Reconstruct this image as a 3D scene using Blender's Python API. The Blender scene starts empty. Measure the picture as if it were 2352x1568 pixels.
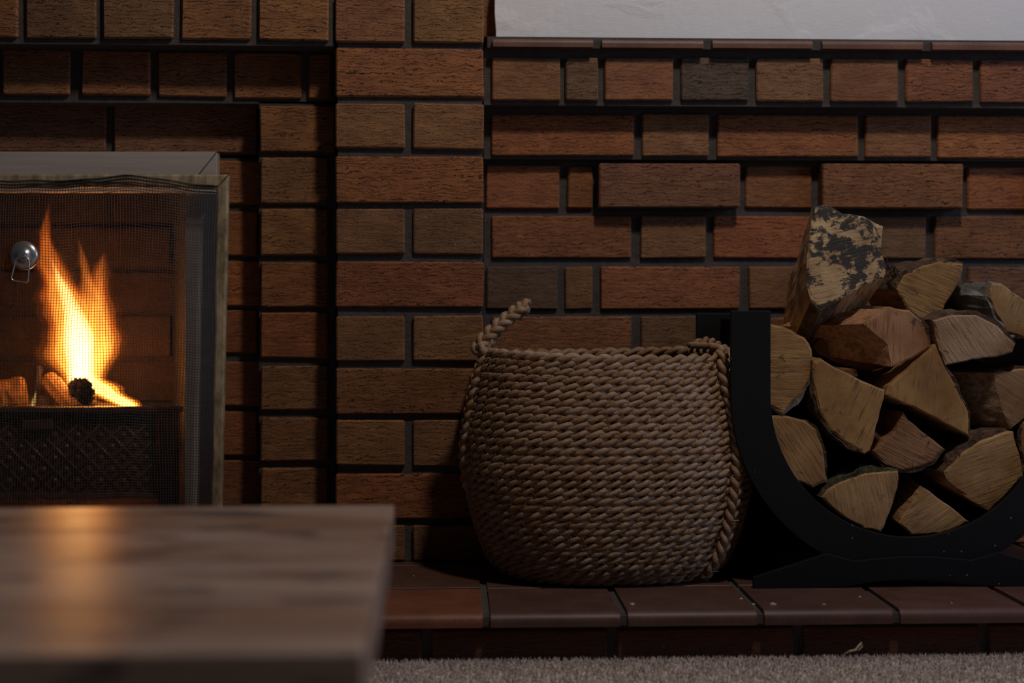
import bpy, math, random
import numpy as np
from mathutils import Vector

# ------------------------------------------------------------------ camera, world, lights, exposure
scene = bpy.context.scene
C = scene.collection
FPX = 50.0 / 36.0 * 2352.0
HOR, CAMZ, DC, YAW = 690.0, 0.435, 2.06, math.radians(2.4)
cam_d = bpy.data.cameras.new('camera'); cam = bpy.data.objects.new('camera', cam_d); C.objects.link(cam)
cam.location = (0, -DC, CAMZ); cam.rotation_euler = (math.radians(90), 0, -YAW)
cam_d.lens = 50; cam_d.sensor_width = 36; cam_d.shift_y = -(784 - HOR) / 2352.0
cam_d.dof.use_dof = True; cam_d.dof.focus_distance = 1.93; cam_d.dof.aperture_fstop = 2.8
cam_d.clip_start = 0.02
scene.camera = cam
scene.view_settings.view_transform = 'Standard'; scene.view_settings.look = 'None'
scene.view_settings.gamma = 1.0; scene.view_settings.exposure = 0.0
scene.view_settings.use_curve_mapping = False

world = bpy.data.worlds.new('world'); scene.world = world; world.use_nodes = True
bg = world.node_tree.nodes['Background']
bg.inputs[0].default_value = (0.55, 0.65, 0.9, 1); bg.inputs[1].default_value = 0.014

def lamp(name, typ, loc, power, color, size=0.1, rot=(0, 0, 0), size_y=None):
    d = bpy.data.lights.new(name, typ); d.energy = power; d.color = color
    if typ == 'AREA':
        d.shape = 'RECTANGLE'; d.size = size; d.size_y = size_y or size
    else:
        d.shadow_soft_size = size
    o = bpy.data.objects.new(name, d); C.objects.link(o); o.location = loc; o.rotation_euler = rot
    return o
lamp('ceiling_lamp', 'POINT', (0.52, -0.93, 1.98), 43, (1.0, 0.88, 0.77), 0.08)
lamp('window_daylight', 'AREA', (2.7, -0.95, 1.3), 15, (0.50, 0.66, 1.0), 1.1, (math.radians(90), 0, math.radians(83)), 1.3)

# ------------------------------------------------------------------ helpers
rnd = random.Random(7)
FWD = Vector((math.sin(YAW), math.cos(YAW), 0)); RGT = Vector((math.cos(YAW), -math.sin(YAW), 0)); UP = Vector((0, 0, 1))
def P(px, py, Y):                       # a photograph pixel on the plane at distance Y behind the pillar face
    d = FWD + RGT * ((px - 1176) / FPX) + UP * ((HOR - py) / FPX)
    s = (Y + DC) / d.y
    return cam.location + d * s
WL = {}                                  # world locations of unrotated objects
def reg(o, loc, parent):
    loc = Vector(loc)
    WL[o.name] = loc
    if parent is not None:
        o.parent = parent; o.location = loc - WL[parent.name]
    else:
        o.location = loc
def tag(o, label=None, cat=None, group=None, kind=None):
    if label: o['label'] = label
    if cat: o['category'] = cat
    if group: o['group'] = group
    if kind: o['kind'] = kind
    return o
def empty(name, loc):
    o = bpy.data.objects.new(name, None); C.objects.link(o); o.empty_display_size = 0.05
    reg(o, loc, None); return o
class MB:
    def __init__(s): s.v = []; s.f = []; s.m = []
    def add(s, vs, fs, mi=0):
        b = len(s.v); s.v += [tuple(p) for p in vs]; s.f += [tuple(i + b for i in f) for f in fs]; s.m += [mi] * len(fs)
    def box(s, x0, x1, y0, y1, z0, z1):
        s.add([(x0,y0,z0),(x1,y0,z0),(x1,y1,z0),(x0,y1,z0),(x0,y0,z1),(x1,y0,z1),(x1,y1,z1),(x0,y1,z1)],
              [(0,3,2,1),(4,5,6,7),(0,1,5,4),(1,2,6,5),(2,3,7,6),(3,0,4,7)])
    def prism(s, poly, y0, y1):          # poly in (x,z), counter-clockwise seen from the front (-y)
        n = len(poly)
        s.add([(x, y0, z) for x, z in poly] + [(x, y1, z) for x, z in poly],
              [tuple(range(n)), tuple(range(2*n-1, n-1, -1))] + [(i, i+n, (i+1) % n + n, (i+1) % n) for i in range(n)])
    def tube(s, path, r, sides=6, closed=False, caps=True):
        pts = [Vector(p) for p in path]; n = len(pts)
        rs = r if isinstance(r, (list, tuple)) else [r] * n
        vs = []
        nrm = None
        for i, p in enumerate(pts):
            a = pts[(i-1) % n] if (i > 0 or closed) else p
            b = pts[(i+1) % n] if (i < n-1 or closed) else p
            t = (b - a).normalized()
            if nrm is None:
                nrm = t.orthogonal().normalized()
            nrm = (nrm - t * nrm.dot(t))
            nrm = nrm.normalized() if nrm.length > 1e-6 else t.orthogonal().normalized()
            bn = t.cross(nrm)
            for k in range(sides):
                q = 2*math.pi*k/sides
                vs.append(p + (nrm*math.cos(q) + bn*math.sin(q)) * rs[i])
        fs = []
        for i in range(n if closed else n-1):
            j = (i+1) % n
            for k in range(sides):
                l = (k+1) % sides
                fs.append((i*sides+k, i*sides+l, j*sides+l, j*sides+k))
        if caps and not closed:
            fs.append(tuple(range(sides-1, -1, -1))); fs.append(tuple((n-1)*sides+k for k in range(sides)))
        s.add(vs, fs)
    def build(s, name, mats, parent=None, loc=None, smooth=False, color=None):
        if loc is None:
            loc = WL[parent.name] if parent is not None else Vector((0, 0, 0))
        loc = Vector(loc)
        me = bpy.data.meshes.new(name)
        me.from_pydata([(x-loc.x, y-loc.y, z-loc.z) for x, y, z in s.v], [], s.f)
        if not isinstance(mats, (list, tuple)): mats = [mats]
        for m in mats: me.materials.append(m)
        if len(mats) > 1: me.polygons.foreach_set('material_index', s.m)
        if smooth: me.polygons.foreach_set('use_smooth', [True] * len(s.f))
        me.update()
        o = bpy.data.objects.new(name, me); C.objects.link(o)
        reg(o, loc, parent)
        if color: o.color = color
        return o
def chamfer_box(x0, x1, y0, y1, z0, z1, c, j=0.0):      # box with chamfered front and jittered corners
    mb = MB(); R = lambda: rnd.uniform(-j, j)
    vs = []
    for (ix, iz) in ((0,0),(1,0),(1,1),(0,1)):
        X = (x0, x1)[ix]; Z = (z0, z1)[iz]; sx = 1 - 2*ix; sz = 1 - 2*iz
        a, b, e = R(), R(), R()
        vs.append((X + sx*c + a, y0 + e*0.5, Z + sz*c + b))
        vs.append((X + a*0.6, y0 + c, Z + sz*c + b))
        vs.append((X + sx*c + a, y0 + c, Z + b*0.6))
        vs.append((X + a*0.6, y1, Z + sz*c*0.3 + b))
    f = [(0,4,8,12)]
    for i in range(4):
        k, l = i*4, ((i+1) % 4)*4
        if i % 2 == 0:   # along x
            f += [(k, k+2, l+2, l), (k+2, k+3, l+3, l+2)]
        else:
            f += [(k, k+1, l+1, l), (k+1, k+3, l+3, l+1)]
        f += [(k, k+1, k+2), (k+1, k+3, k+2)]
    f.append((3, 15, 11, 7))
    mb.add(vs, f)
    return mb

# ------------------------------------------------------------------ materials
def mat(name):
    m = bpy.data.materials.new(name); m.use_nodes = True
    nt = m.node_tree; b = nt.nodes['Principled BSDF']
    return m, nt, b
def N(nt, typ, **kw):
    n = nt.nodes.new(typ)
    for k, v in kw.items():
        if k.startswith('i_'):
            key = k[2:]; n.inputs[int(key) if key.isdigit() else key.replace('_', ' ')].default_value = v
        else: setattr(n, k, v)
    return n
def L(nt, a, b): nt.links.new(a, b)
def ramp(nt, fac, stops):
    r = N(nt, 'ShaderNodeValToRGB'); e = r.color_ramp.elements
    while len(e) < len(stops): e.new(0.5)
    for i, (p, c) in enumerate(stops):
        e[i].position = p; e[i].color = (c, c, c, 1) if isinstance(c, (int, float)) else (*c, 1)
    L(nt, fac, r.inputs[0]); return r.outputs[0]
def coords(nt, scale=(1, 1, 1), kind='Object', rot=(0, 0, 0), randomize=True):
    tc = N(nt, 'ShaderNodeTexCoord'); mp = N(nt, 'ShaderNodeMapping', i_Scale=scale, i_Rotation=rot)
    src = tc.outputs[kind]
    if randomize:
        oi = N(nt, 'ShaderNodeObjectInfo'); mu = N(nt, 'ShaderNodeMath', operation='MULTIPLY', i_1=37.0)
        L(nt, oi.outputs['Random'], mu.inputs[0])
        ad = N(nt, 'ShaderNodeVectorMath', operation='ADD'); L(nt, src, ad.inputs[0]); L(nt, mu.outputs[0], ad.inputs[1]); src = ad.outputs[0]
    L(nt, src, mp.inputs[0]); return mp.outputs[0]
def noise(nt, vec, scale, detail=4, rough=0.55, dist=0.0):
    n = N(nt, 'ShaderNodeTexNoise', i_Scale=scale, i_Detail=detail, i_Roughness=rough, i_Distortion=dist)
    if vec is not None: L(nt, vec, n.inputs['Vector'])
    return n.outputs['Fac']
def mathn(nt, op, a, b=None, c=None, clamp=False):
    n = N(nt, 'ShaderNodeMath', operation=op, use_clamp=clamp)
    for i, q in enumerate((a, b, c)):
        if q is None: continue
        if isinstance(q, (int, float)): n.inputs[i].default_value = q
        else: L(nt, q, n.inputs[i])
    return n.outputs[0]
def mix(nt, fac, a, b, blend='MIX'):
    n = N(nt, 'ShaderNodeMix', data_type='RGBA', blend_type=blend)
    if isinstance(fac, (int, float)): n.inputs[0].default_value = fac
    else: L(nt, fac, n.inputs[0])
    for i, q in ((6, a), (7, b)):
        if isinstance(q, (tuple, list)): n.inputs[i].default_value = (*q[:3], 1)
        else: L(nt, q, n.inputs[i])
    return n.outputs[2]
def bump(nt, b, h, strength, dist):
    n = N(nt, 'ShaderNodeBump', i_Strength=strength, i_Distance=dist); L(nt, h, n.inputs['Height']); L(nt, n.outputs[0], b.inputs['Normal'])

def brick_material():
    m, nt, b = mat('rustic_brick')
    oi = N(nt, 'ShaderNodeObjectInfo')
    v = coords(nt, (1, 1, 3.2))
    wob = noise(nt, v, 26, 3, 0.55)
    vz = coords(nt, (1, 1, 1.7)); vx = N(nt, 'ShaderNodeSeparateXYZ'); L(nt, coords(nt), vx.inputs[0])
    warp = mathn(nt, 'ADD', mathn(nt, 'MULTIPLY', noise(nt, vz, 38, 3, 0.55), 19.0), mathn(nt, 'MULTIPLY', noise(nt, vz, 150, 2, 0.5), 5.0))
    def lines(period, off, lo, hi, msc, m0, m1):
        ph = mathn(nt, 'ADD', mathn(nt, 'MULTIPLY', vx.outputs[2], 3.14159/period), mathn(nt, 'ADD', mathn(nt, 'MULTIPLY', warp, off), off*7))
        l = mathn(nt, 'ABSOLUTE', mathn(nt, 'SINE', ph))
        m = ramp(nt, noise(nt, coords(nt, (1, 1, 2.6)), msc, 3, 0.6), [(m0, 0.0), (m1, 1.0)])
        return mathn(nt, 'SUBTRACT', 1.0, mathn(nt, 'MULTIPLY', ramp(nt, l, [(lo, 1.0), (hi, 0.0)]), m))
    crease = lines(0.0062, 0.5, 0.02, 0.30, 40, 0.43, 0.54)
    crease2 = lines(0.0040, 0.58, 0.02, 0.30, 60, 0.47, 0.58)
    cr = mathn(nt, 'MULTIPLY', crease, crease2)
    crm = mathn(nt, 'SUBTRACT', 1.0, mathn(nt, 'MULTIPLY', mathn(nt, 'SUBTRACT', 1.0, cr), oi.outputs['Alpha']))
    vg = coords(nt, (1, 1, 1.3))
    blot = noise(nt, vg, 22, 5, 0.6)
    grain = noise(nt, vg, 420, 3, 0.6)
    col = mix(nt, ramp(nt, blot, [(0.36, 0.0), (0.66, 1.0)]), mix(nt, 1.0, oi.outputs['Color'], (0.74, 0.68, 0.64), 'MULTIPLY'), mix(nt, 1.0, oi.outputs['Color'], (1.04, 1.0, 0.9), 'MULTIPLY'))
    col = mix(nt, ramp(nt, grain, [(0.3, 0.22), (0.6, 0.0)]), col, (0.03, 0.02, 0.015))
    col = mix(nt, mathn(nt, 'MULTIPLY', mathn(nt, 'SUBTRACT', 1.0, crm), 0.85), col, (0.02, 0.012, 0.008))
    speck = ramp(nt, noise(nt, vg, 190, 1, 0.3), [(0.80, 0.0), (0.83, 0.6)])
    col = mix(nt, speck, col, (0.4, 0.35, 0.3))
    L(nt, col, b.inputs['Base Color'])
    b.inputs['Roughness'].default_value = 0.82
    h = mathn(nt, 'ADD', mathn(nt, 'MULTIPLY', crm, 1.0), mathn(nt, 'ADD', mathn(nt, 'MULTIPLY', wob, 0.8), mathn(nt, 'MULTIPLY', grain, 0.22)))
    bump(nt, b, h, 1.0, 0.0034)
    return m
M_BRICK = brick_material()
def mortar_material():
    m, nt, b = mat('dark_mortar')
    v = coords(nt, randomize=False); n = noise(nt, v, 60, 5, 0.65); g = noise(nt, v, 500, 2)
    L(nt, mix(nt, n, (0.036, 0.031, 0.029), (0.105, 0.09, 0.083)), b.inputs['Base Color']); b.inputs['Roughness'].default_value = 0.95
    bump(nt, b, mathn(nt, 'ADD', n, mathn(nt, 'MULTIPLY', g, 0.3)), 0.7, 0.004); return m
M_MORTAR = mortar_material()
def tile_material():
    m, nt, b = mat('quarry_tile')
    oi = N(nt, 'ShaderNodeObjectInfo'); v = coords(nt); n = noise(nt, v, 18, 5, 0.6); g = noise(nt, v, 380, 3)
    col = mix(nt, ramp(nt, n, [(0.35, 0.0), (0.7, 1.0)]), mix(nt, 1.0, oi.outputs['Color'], (0.65, 0.6, 0.6), 'MULTIPLY'), oi.outputs['Color'])
    col = mix(nt, ramp(nt, g, [(0.3, 0.4), (0.6, 0.0)]), col, (0.02, 0.015, 0.012))
    L(nt, col, b.inputs['Base Color']); b.inputs['Roughness'].default_value = 0.5
    bump(nt, b, mathn(nt, 'ADD', n, mathn(nt, 'MULTIPLY', g, 0.3)), 0.25, 0.002); return m
M_TILE = tile_material()
def plaster_material():
    m, nt, b = mat('white_painted_plaster')
    v = coords(nt, randomize=False); n1 = noise(nt, v, 9, 4, 0.5, 0.6); n2 = noise(nt, v, 70, 3, 0.5)
    fine = noise(nt, coords(nt, (40, 1, 260), randomize=False), 3, 2)
    vor = N(nt, 'ShaderNodeTexVoronoi', i_Scale=7.0); L(nt, coords(nt, (1, 1, 1.6), randomize=False), vor.inputs['Vector'])
    L(nt, mix(nt, n1, (0.72, 0.72, 0.75), (0.79, 0.79, 0.82)), b.inputs['Base Color']); b.inputs['Roughness'].default_value = 0.7
    h = mathn(nt, 'ADD', mathn(nt, 'MULTIPLY', ramp(nt, n1, [(0.52, 0.0), (0.66, 1.0)]), 0.9), mathn(nt, 'ADD', mathn(nt, 'MULTIPLY', n2, 0.35), mathn(nt, 'MULTIPLY', fine, 0.25)))
    h = mathn(nt, 'ADD', h, mathn(nt, 'MULTIPLY', vor.outputs['Distance'], 0.35))
    bump(nt, b, h, 0.45, 0.0035); return m
M_PLASTER = plaster_material()
def simple(name, col, rough=0.5, metal=0.0, nscale=40, var=0.3, bstr=0.0, bdist=0.002, stretch=(1, 1, 1), dark=None):
    m, nt, b = mat(name)
    v = coords(nt, stretch); n = noise(nt, v, nscale, 5, 0.6)
    d = dark or tuple(c * (1 - var) for c in col)
    L(nt, mix(nt, ramp(nt, n, [(0.3, 0.0), (0.7, 1.0)]), d, col), b.inputs['Base Color'])
    b.inputs['Roughness'].default_value = rough; b.inputs['Metallic'].default_value = metal
    if bstr: bump(nt, b, n, bstr, bdist)
    return m
M_STEEL = simple('brushed_steel', (0.56, 0.49, 0.45), 0.5, 0.22, 6, 0.22, 0.05, 0.001, (1, 1, 30))
M_FRAME = simple('aged_brass', (0.56, 0.44, 0.27), 0.5, 0.15, 70, 0.7, 0.5, 0.002, (1, 1, 0.5), (0.17, 0.125, 0.07))
M_WIRE = simple('dark_wire', (0.10, 0.085, 0.075), 0.42, 0.7, 60, 0.4)
M_CHROME = simple('chrome', (0.75, 0.72, 0.70), 0.28, 0.85, 40, 0.2)
M_IRON = simple('cast_iron', (0.22, 0.115, 0.085), 0.24, 0.15, 120, 0.5, 0.25, 0.002)
M_SOOT = simple('sooty_brick', (0.045, 0.025, 0.013), 0.9, 0, 30, 0.6, 0.6, 0.004)
M_CHAR = simple('charred_wood', (0.05, 0.03, 0.02), 0.9, 0, 60, 0.6, 0.8, 0.006)
M_BURNT = simple('scorched_wood', (0.55, 0.25, 0.07), 0.8, 0, 40, 0.5, 0.4, 0.003, (1, 0.2, 1))
def black_steel():
    m, nt, b = mat('black_painted_steel')
    v = coords(nt, randomize=False); n = noise(nt, v, 400, 2, 0.5); n2 = noise(nt, v, 25, 3)
    L(nt, mix(nt, n2, (0.0035, 0.0035, 0.004), (0.007, 0.007, 0.008)), b.inputs['Base Color']); b.inputs['Roughness'].default_value = 0.6; b.inputs['Specular IOR Level'].default_value = 0.28
    vo = N(nt, 'ShaderNodeTexVoronoi', i_Scale=55.0); L(nt, v, vo.inputs['Vector'])
    dots = mathn(nt, 'MULTIPLY', ramp(nt, vo.outputs['Distance'], [(0.0, 1.0), (0.075, 0.0)]), ramp(nt, noise(nt, v, 9, 2), [(0.50, 0.0), (0.60, 1.0)]))
    L(nt, mix(nt, dots, mix(nt, n2, (0.0035, 0.0035, 0.004), (0.007, 0.007, 0.008)), (0.5, 0.5, 0.5)), b.inputs['Base Color'])
    bump(nt, b, n, 0.15, 0.0006); return m
M_BLACK = black_steel()
def rope_material():
    m, nt, b = mat('seagrass_rope')
    v = coords(nt, (1, 1, 1), randomize=True); n = noise(nt, v, 38, 3, 0.6); f = noise(nt, coords(nt, (0.35, 0.35, 2.4)), 420, 2, 0.5)
    col = mix(nt, ramp(nt, n, [(0.35, 0.0), (0.65, 1.0)]), (0.29, 0.158, 0.068), (0.42, 0.28, 0.185))
    col = mix(nt, ramp(nt, f, [(0.35, 0.5), (0.6, 0.0)]), col, (0.10, 0.052, 0.025))
    L(nt, col, b.inputs['Base Color']); b.inputs['Roughness'].default_value = 0.62
    bump(nt, b, f, 0.7, 0.0012); return m
M_ROPE = rope_material()
M_FIBRE = simple('raffia_fibre', (0.42, 0.26, 0.13), 0.6, 0, 90, 0.4)
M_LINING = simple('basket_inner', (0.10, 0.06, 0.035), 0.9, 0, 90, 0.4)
def carpet_material():
    m, nt, b = mat('beige_carpet')
    v = coords(nt, randomize=False); n = noise(nt, v, 330, 3, 0.7); n2 = noise(nt, v, 90, 2)
    c = mix(nt, ramp(nt, n, [(0.38, 0.0), (0.62, 1.0)]), (0.24, 0.18, 0.15), (0.84, 0.71, 0.63))
    L(nt, c, b.inputs['Base Color']); b.inputs['Roughness'].default_value = 1.0
    bump(nt, b, mathn(nt, 'ADD', n, n2), 0.6, 0.004); return m
M_CARPET = carpet_material()
def wood_side_material(name='split_wood', st=(1, 0.06, 1)):
    m, nt, b = mat(name)
    oi = N(nt, 'ShaderNodeObjectInfo')
    g = noise(nt, coords(nt, st), 170, 5, 0.6, 0.4); n = noise(nt, coords(nt, (1, 0.3, 1)), 25, 4)
    col = mix(nt, ramp(nt, n, [(0.35, 0.0), (0.65, 1.0)]), mix(nt, 1.0, oi.outputs['Color'], (0.6, 0.5, 0.45), 'MULTIPLY'), oi.outputs['Color'])
    col = mix(nt, ramp(nt, g, [(0.36, 0.65), (0.55, 0.0)]), col, (0.09, 0.04, 0.02))
    L(nt, col, b.inputs['Base Color']); b.inputs['Roughness'].default_value = 0.75
    bump(nt, b, mathn(nt, 'ADD', g, n), 0.6, 0.003); return m
M_SIDE = wood_side_material(); M_SIDEX = wood_side_material('split_wood_crosswise', (0.06, 1, 1)); M_SIDEZ = wood_side_material('split_wood_steep', (1, 0.2, 0.12))
def end_grain_material(name, mould=False):
    m, nt, b = mat(name)
    oi = N(nt, 'ShaderNodeObjectInfo'); tc = N(nt, 'ShaderNodeTexCoord')
    sp = N(nt, 'ShaderNodeSeparateXYZ'); L(nt, tc.outputs['Object'], sp.inputs[0])
    r = mathn(nt, 'SQRT', mathn(nt, 'ADD', mathn(nt, 'POWER', sp.outputs[0], 2.0), mathn(nt, 'POWER', sp.outputs[2], 2.0)))
    wob = noise(nt, coords(nt), 28, 3)
    rr = mathn(nt, 'ADD', r, mathn(nt, 'MULTIPLY', wob, 0.012))
    rings = mathn(nt, 'SINE', mathn(nt, 'MULTIPLY', rr, 2*math.pi/0.0036))
    ang = mathn(nt, 'ARCTAN2', sp.outputs[2], sp.outputs[0])
    cb = N(nt, 'ShaderNodeCombineXYZ'); L(nt, mathn(nt, 'MULTIPLY', ang, 30.0), cb.inputs[0]); L(nt, mathn(nt, 'MULTIPLY', r, 14.0), cb.inputs[1]); L(nt, mathn(nt, 'MULTIPLY', oi.outputs['Random'], 50.0), cb.inputs[2])
    rad = noise(nt, cb.outputs[0], 1.0, 4, 0.6)
    # saw marks: parallel streaks at an angle of their own per log
    rt = N(nt, 'ShaderNodeVectorRotate', rotation_type='Y_AXIS'); L(nt, tc.outputs['Object'], rt.inputs['Vector']); L(nt, mathn(nt, 'MULTIPLY', oi.outputs['Random'], 6.28), rt.inputs['Angle'])
    mp = N(nt, 'ShaderNodeMapping', i_Scale=(0.10, 1, 1)); L(nt, rt.outputs[0], mp.inputs[0])
    saw = noise(nt, mp.outputs[0], 260, 4, 0.6)
    blot = noise(nt, coords(nt), 16, 4)
    base = mix(nt, ramp(nt, blot, [(0.35, 0.0), (0.65, 1.0)]), mix(nt, 1.0, oi.outputs['Color'], (0.55, 0.46, 0.38), 'MULTIPLY'), oi.outputs['Color'])
    col = mix(nt, ramp(nt, rings, [(0.2, 0.0), (0.95, 0.14)]), base, (0.12, 0.055, 0.02))
    col = mix(nt, ramp(nt, rad, [(0.24, 0.5), (0.34, 0.0)]), col, (0.10, 0.045, 0.018))
    col = mix(nt, mathn(nt, 'MULTIPLY', ramp(nt, saw, [(0.36, 0.75), (0.47, 0.0)]), ramp(nt, noise(nt, coords(nt), 20, 2), [(0.42, 0.05), (0.62, 1.0)])), col, (0.11, 0.05, 0.022))
    if mould:
        q = noise(nt, coords(nt, (1, 1, 1.5), randomize=False), 22, 6, 0.72, 0.5)
        q2 = noise(nt, coords(nt, (1, 1, 1), randomize=False), 120, 4, 0.7)
        k = mathn(nt, 'ADD', mathn(nt, 'MULTIPLY', q, 0.75), mathn(nt, 'MULTIPLY', q2, 0.25))
        col = mix(nt, ramp(nt, k, [(0.475, 0.0), (0.51, 0.95)]), col, (0.012, 0.012, 0.013))
    dk = ramp(nt, noise(nt, coords(nt), 75, 3, 0.5, 0.8), [(0.66, 0.0), (0.72, 0.7)])
    col = mix(nt, dk, col, (0.05, 0.025, 0.012))
    L(nt, col, b.inputs['Base Color']); b.inputs['Roughness'].default_value = 0.75
    h = mathn(nt, 'ADD', mathn(nt, 'MULTIPLY', rad, 0.12), mathn(nt, 'ADD', mathn(nt, 'MULTIPLY', saw, 1.0), mathn(nt, 'MULTIPLY', blot, 1.2)))
    bump(nt, b, h, 0.6, 0.003); return m
M_END = end_grain_material('end_grain'); M_ENDM = end_grain_material('mouldy_end_grain', True)
M_BARK = simple('rough_bark', (0.16, 0.085, 0.045), 0.95, 0, 90, 0.8, 1.0, 0.006, (1, 0.5, 1), (0.025, 0.018, 0.012))
M_BIRCH = simple('silver_bark', (0.36, 0.35, 0.33), 0.85, 0, 45, 0.8, 0.9, 0.005, (1, 0.6, 1), (0.04, 0.036, 0.032))
M_MOSS = simple('mossy_bark', (0.09, 0.085, 0.028), 0.95, 0, 120, 0.7, 1.0, 0.006, (1, 1, 1), (0.03, 0.02, 0.012))
def table_wood():
    m, nt, b = mat('worn_pine')
    v = coords(nt, (0.10, 1, 1)); g = noise(nt, v, 55, 5, 0.6, 0.3); k = noise(nt, coords(nt, (0.38, 1, 1)), 30, 2, 0.5)
    col = mix(nt, ramp(nt, g, [(0.3, 0.0), (0.7, 1.0)]), (0.27, 0.185, 0.145), (0.47, 0.355, 0.29))
    col = mix(nt, ramp(nt, noise(nt, coords(nt, (0.25, 1, 1)), 10, 2), [(0.46, 0.0), (0.62, 0.75)]), col, (0.21, 0.11, 0.068))
    col = mix(nt, ramp(nt, k, [(0.56, 0.0), (0.65, 0.8)]), col, (0.075, 0.055, 0.056))
    L(nt, col, b.inputs['Base Color']); b.inputs['Roughness'].default_value = 0.3; b.inputs['Specular IOR Level'].default_value = 0.5
    bump(nt, b, g, 0.12, 0.001); return m
M_TABLE = table_wood()
M_CRUMB = simple('pale_crumb', (0.5, 0.38, 0.28), 0.9, 0, 200, 0.3)
M_TWIG = simple('dry_twig', (0.06, 0.02, 0.012), 0.9, 0, 100, 0.3)

ORANGE = [(0.35, 0.138, 0.048), (0.38, 0.140, 0.046), (0.32, 0.125, 0.046), (0.345, 0.118, 0.042)]
TAN = [(0.30, 0.146, 0.060), (0.29, 0.134, 0.054), (0.26, 0.132, 0.060), (0.32, 0.145, 0.056)]

# ------------------------------------------------------------------ structure
ZH = 0.057            # top of the hearth
XR, XL, XMID = 1.75, -1.55, None
floor = MB(); floor.box(-2.2, 2.4, -3.2, 0.9, -0.05, -0.004)
fo = floor.build('floor', M_CARPET); tag(fo, kind='structure')

def brick(parent, px0, py0, px1, py1, Y, depth=0.05, color=None, crease=None, name='brick', material=None, ch=0.0022, jit=0.0011):
    a = P(px0, (py0+py1)/2, Y); b_ = P(px1, (py0+py1)/2, Y)
    z1 = (P(px0, py0, Y).z + P(px1, py0, Y).z)/2; z0 = (P(px0, py1, Y).z + P(px1, py1, Y).z)/2
    z0 = max(z0, ZH + 0.002)
    if z1 - z0 < 0.01: return None
    wide = (b_.x - a.x) > 0.15
    if color is None: color = rnd.choice(ORANGE if wide else TAN)
    k = rnd.uniform(0.82, 1.12)
    color = tuple(q * k * rnd.uniform(0.95, 1.05) for q in color)
    if crease is None: crease = rnd.uniform(0.75, 1.0) if wide else rnd.uniform(0.25, 0.8)
    yy = Y + rnd.uniform(-0.0012, 0.0012)
    mb = chamfer_box(a.x, b_.x, yy, Y + depth, z0, z1, ch, jit)
    return mb.build(name, material or M_BRICK, parent, ((a.x+b_.x)/2, Y + depth/2, (z0+z1)/2), color=(*color, crease))
def xz(px, py, Y): p = P(px, py, Y); return p.x, p.z
MR = 0.0065           # mortar sits this far behind the brick faces
def slab(mb, px0, px1, py0, py1, Y, Y1):
    x0 = P(px0, 690, Y).x; x1 = P(px1, 690, Y).x
    z1 = P((px0+px1)/2, py0, Y).z; z0 = max(P((px0+px1)/2, py1, Y).z, ZH + 0.0012)
    mb.box(x0, x1, Y + MR, Y1, z0, z1)

# plaster wall above the low brick wall
pm = MB()
x0 = P(1139, 40, 0.085).x
zb = P(1700, 88, 0.085).z
ys = np.linspace(zb - 0.02, 1.9, 40)
left = [(x0 + 0.0022*math.sin(z*70) + rnd.uniform(-0.0015, 0.0015), z) for z in ys]
poly = [(XR, ys[0]), (XR, 1.9)] + left[::-1]
pm.prism([left[0]] + poly[:-1], 0.085, 0.16)
wall_back = pm.build('wall_back', M_PLASTER); tag(wall_back, kind='structure')

# low brick wall on the right
wm = MB()
slab(wm, 1112, 3700, 118, 247, 0.057, 0.16); slab(wm, 1112, 3700, 247, 369, 0.093, 0.16)
slab(wm, 1112, 3700, 369, 1330, 0.115, 0.16)
slab(wm, 1100, 1180, -620, 120, 0.12, 0.16)
wall_right = wm.build('wall_right', M_MORTAR, None, (0.8, 0.15, 0.0)); tag(wall_right, kind='structure')
R1 = [(1130,133,1287,230),(1299,133,1375,231),(1389,133,1546,231),(1565,132,1720,231),(1737,134,1891,233),(1908,135,2063,233),(2080,136,2235,234),(2252,138,2405,236)] + [(2422+172*i,139,2577+172*i,237) for i in range(4)]
dark_special = {1565: ((0.13, 0.088, 0.058), 1.0), 1299: ((0.2, 0.11, 0.06), 0.9)}
for r in R1:
    c, k = dark_special.get(r[0], (None, None))
    if c is None and r[0] in (1389, 1908): c, k = (0.30, 0.128, 0.054), 0.35
    if c is None and r[0] in (2080, 2252): c, k = (0.33, 0.12, 0.05), 1.0
    brick(wall_right, *r, 0.057, 0.06, c, k)
R2 = [(1130,262,1456,357),(1475,262,1628,359),(1648,263,1971,360),(1988,264,2140,361),(2155,265,2477,363),(2495,266,2645,364),(2663,267,2985,365)]
for r in R2: brick(wall_right, *r, 0.093, 0.04)
R3a = [(1117,380,1284,478),(1304,382,1361,478),(1713,380,1865,478),(2222,384,2374,482),(2732,386,2884,484)]
R3b = [(1376,375,1701,477),(1890,376,2212,478),(2395,378,2718,482)]
for r in R3a: brick(wall_right, *r, 0.115, 0.03, rnd.choice(ORANGE))
for r in R3b: brick(wall_right, *r, 0.093, 0.05, (0.27, 0.115, 0.062) if r[0] == 1376 else None)
XA = [(1117,1280),(1298,1361),(1381,1699),(1721,1872),(1890,2208),(2225,2377),(2395,2712),(2730,2880)]
XB = [(1130,1450),(1473,1622),(1640,1958),(1976,2127),(2147,2468),(2486,2636),(2654,2975)]
for (y0, y1, xs) in [(496,592,XB),(612,709,XA),(727,824,XB),(843,938,XA),(958,1053,XB),(1074,1168,XA),(1190,1300,XB)]:
    for (a, b_) in xs:
        brick(wall_right, a, y0 + (a-1100)*0.001, b_, y1 + (a-1100)*0.002, 0.115, 0.03,
              (0.15, 0.085, 0.052) if (y0 == 612 and a == 1117) else ((0.37, 0.125, 0.048) if (y0 == 612 and a == 1381) else None))

for k in range(5): brick(wall_right, 1106, -8 - 116*k, 1160, 88 - 116*k, 0.112, 0.03)
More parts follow.
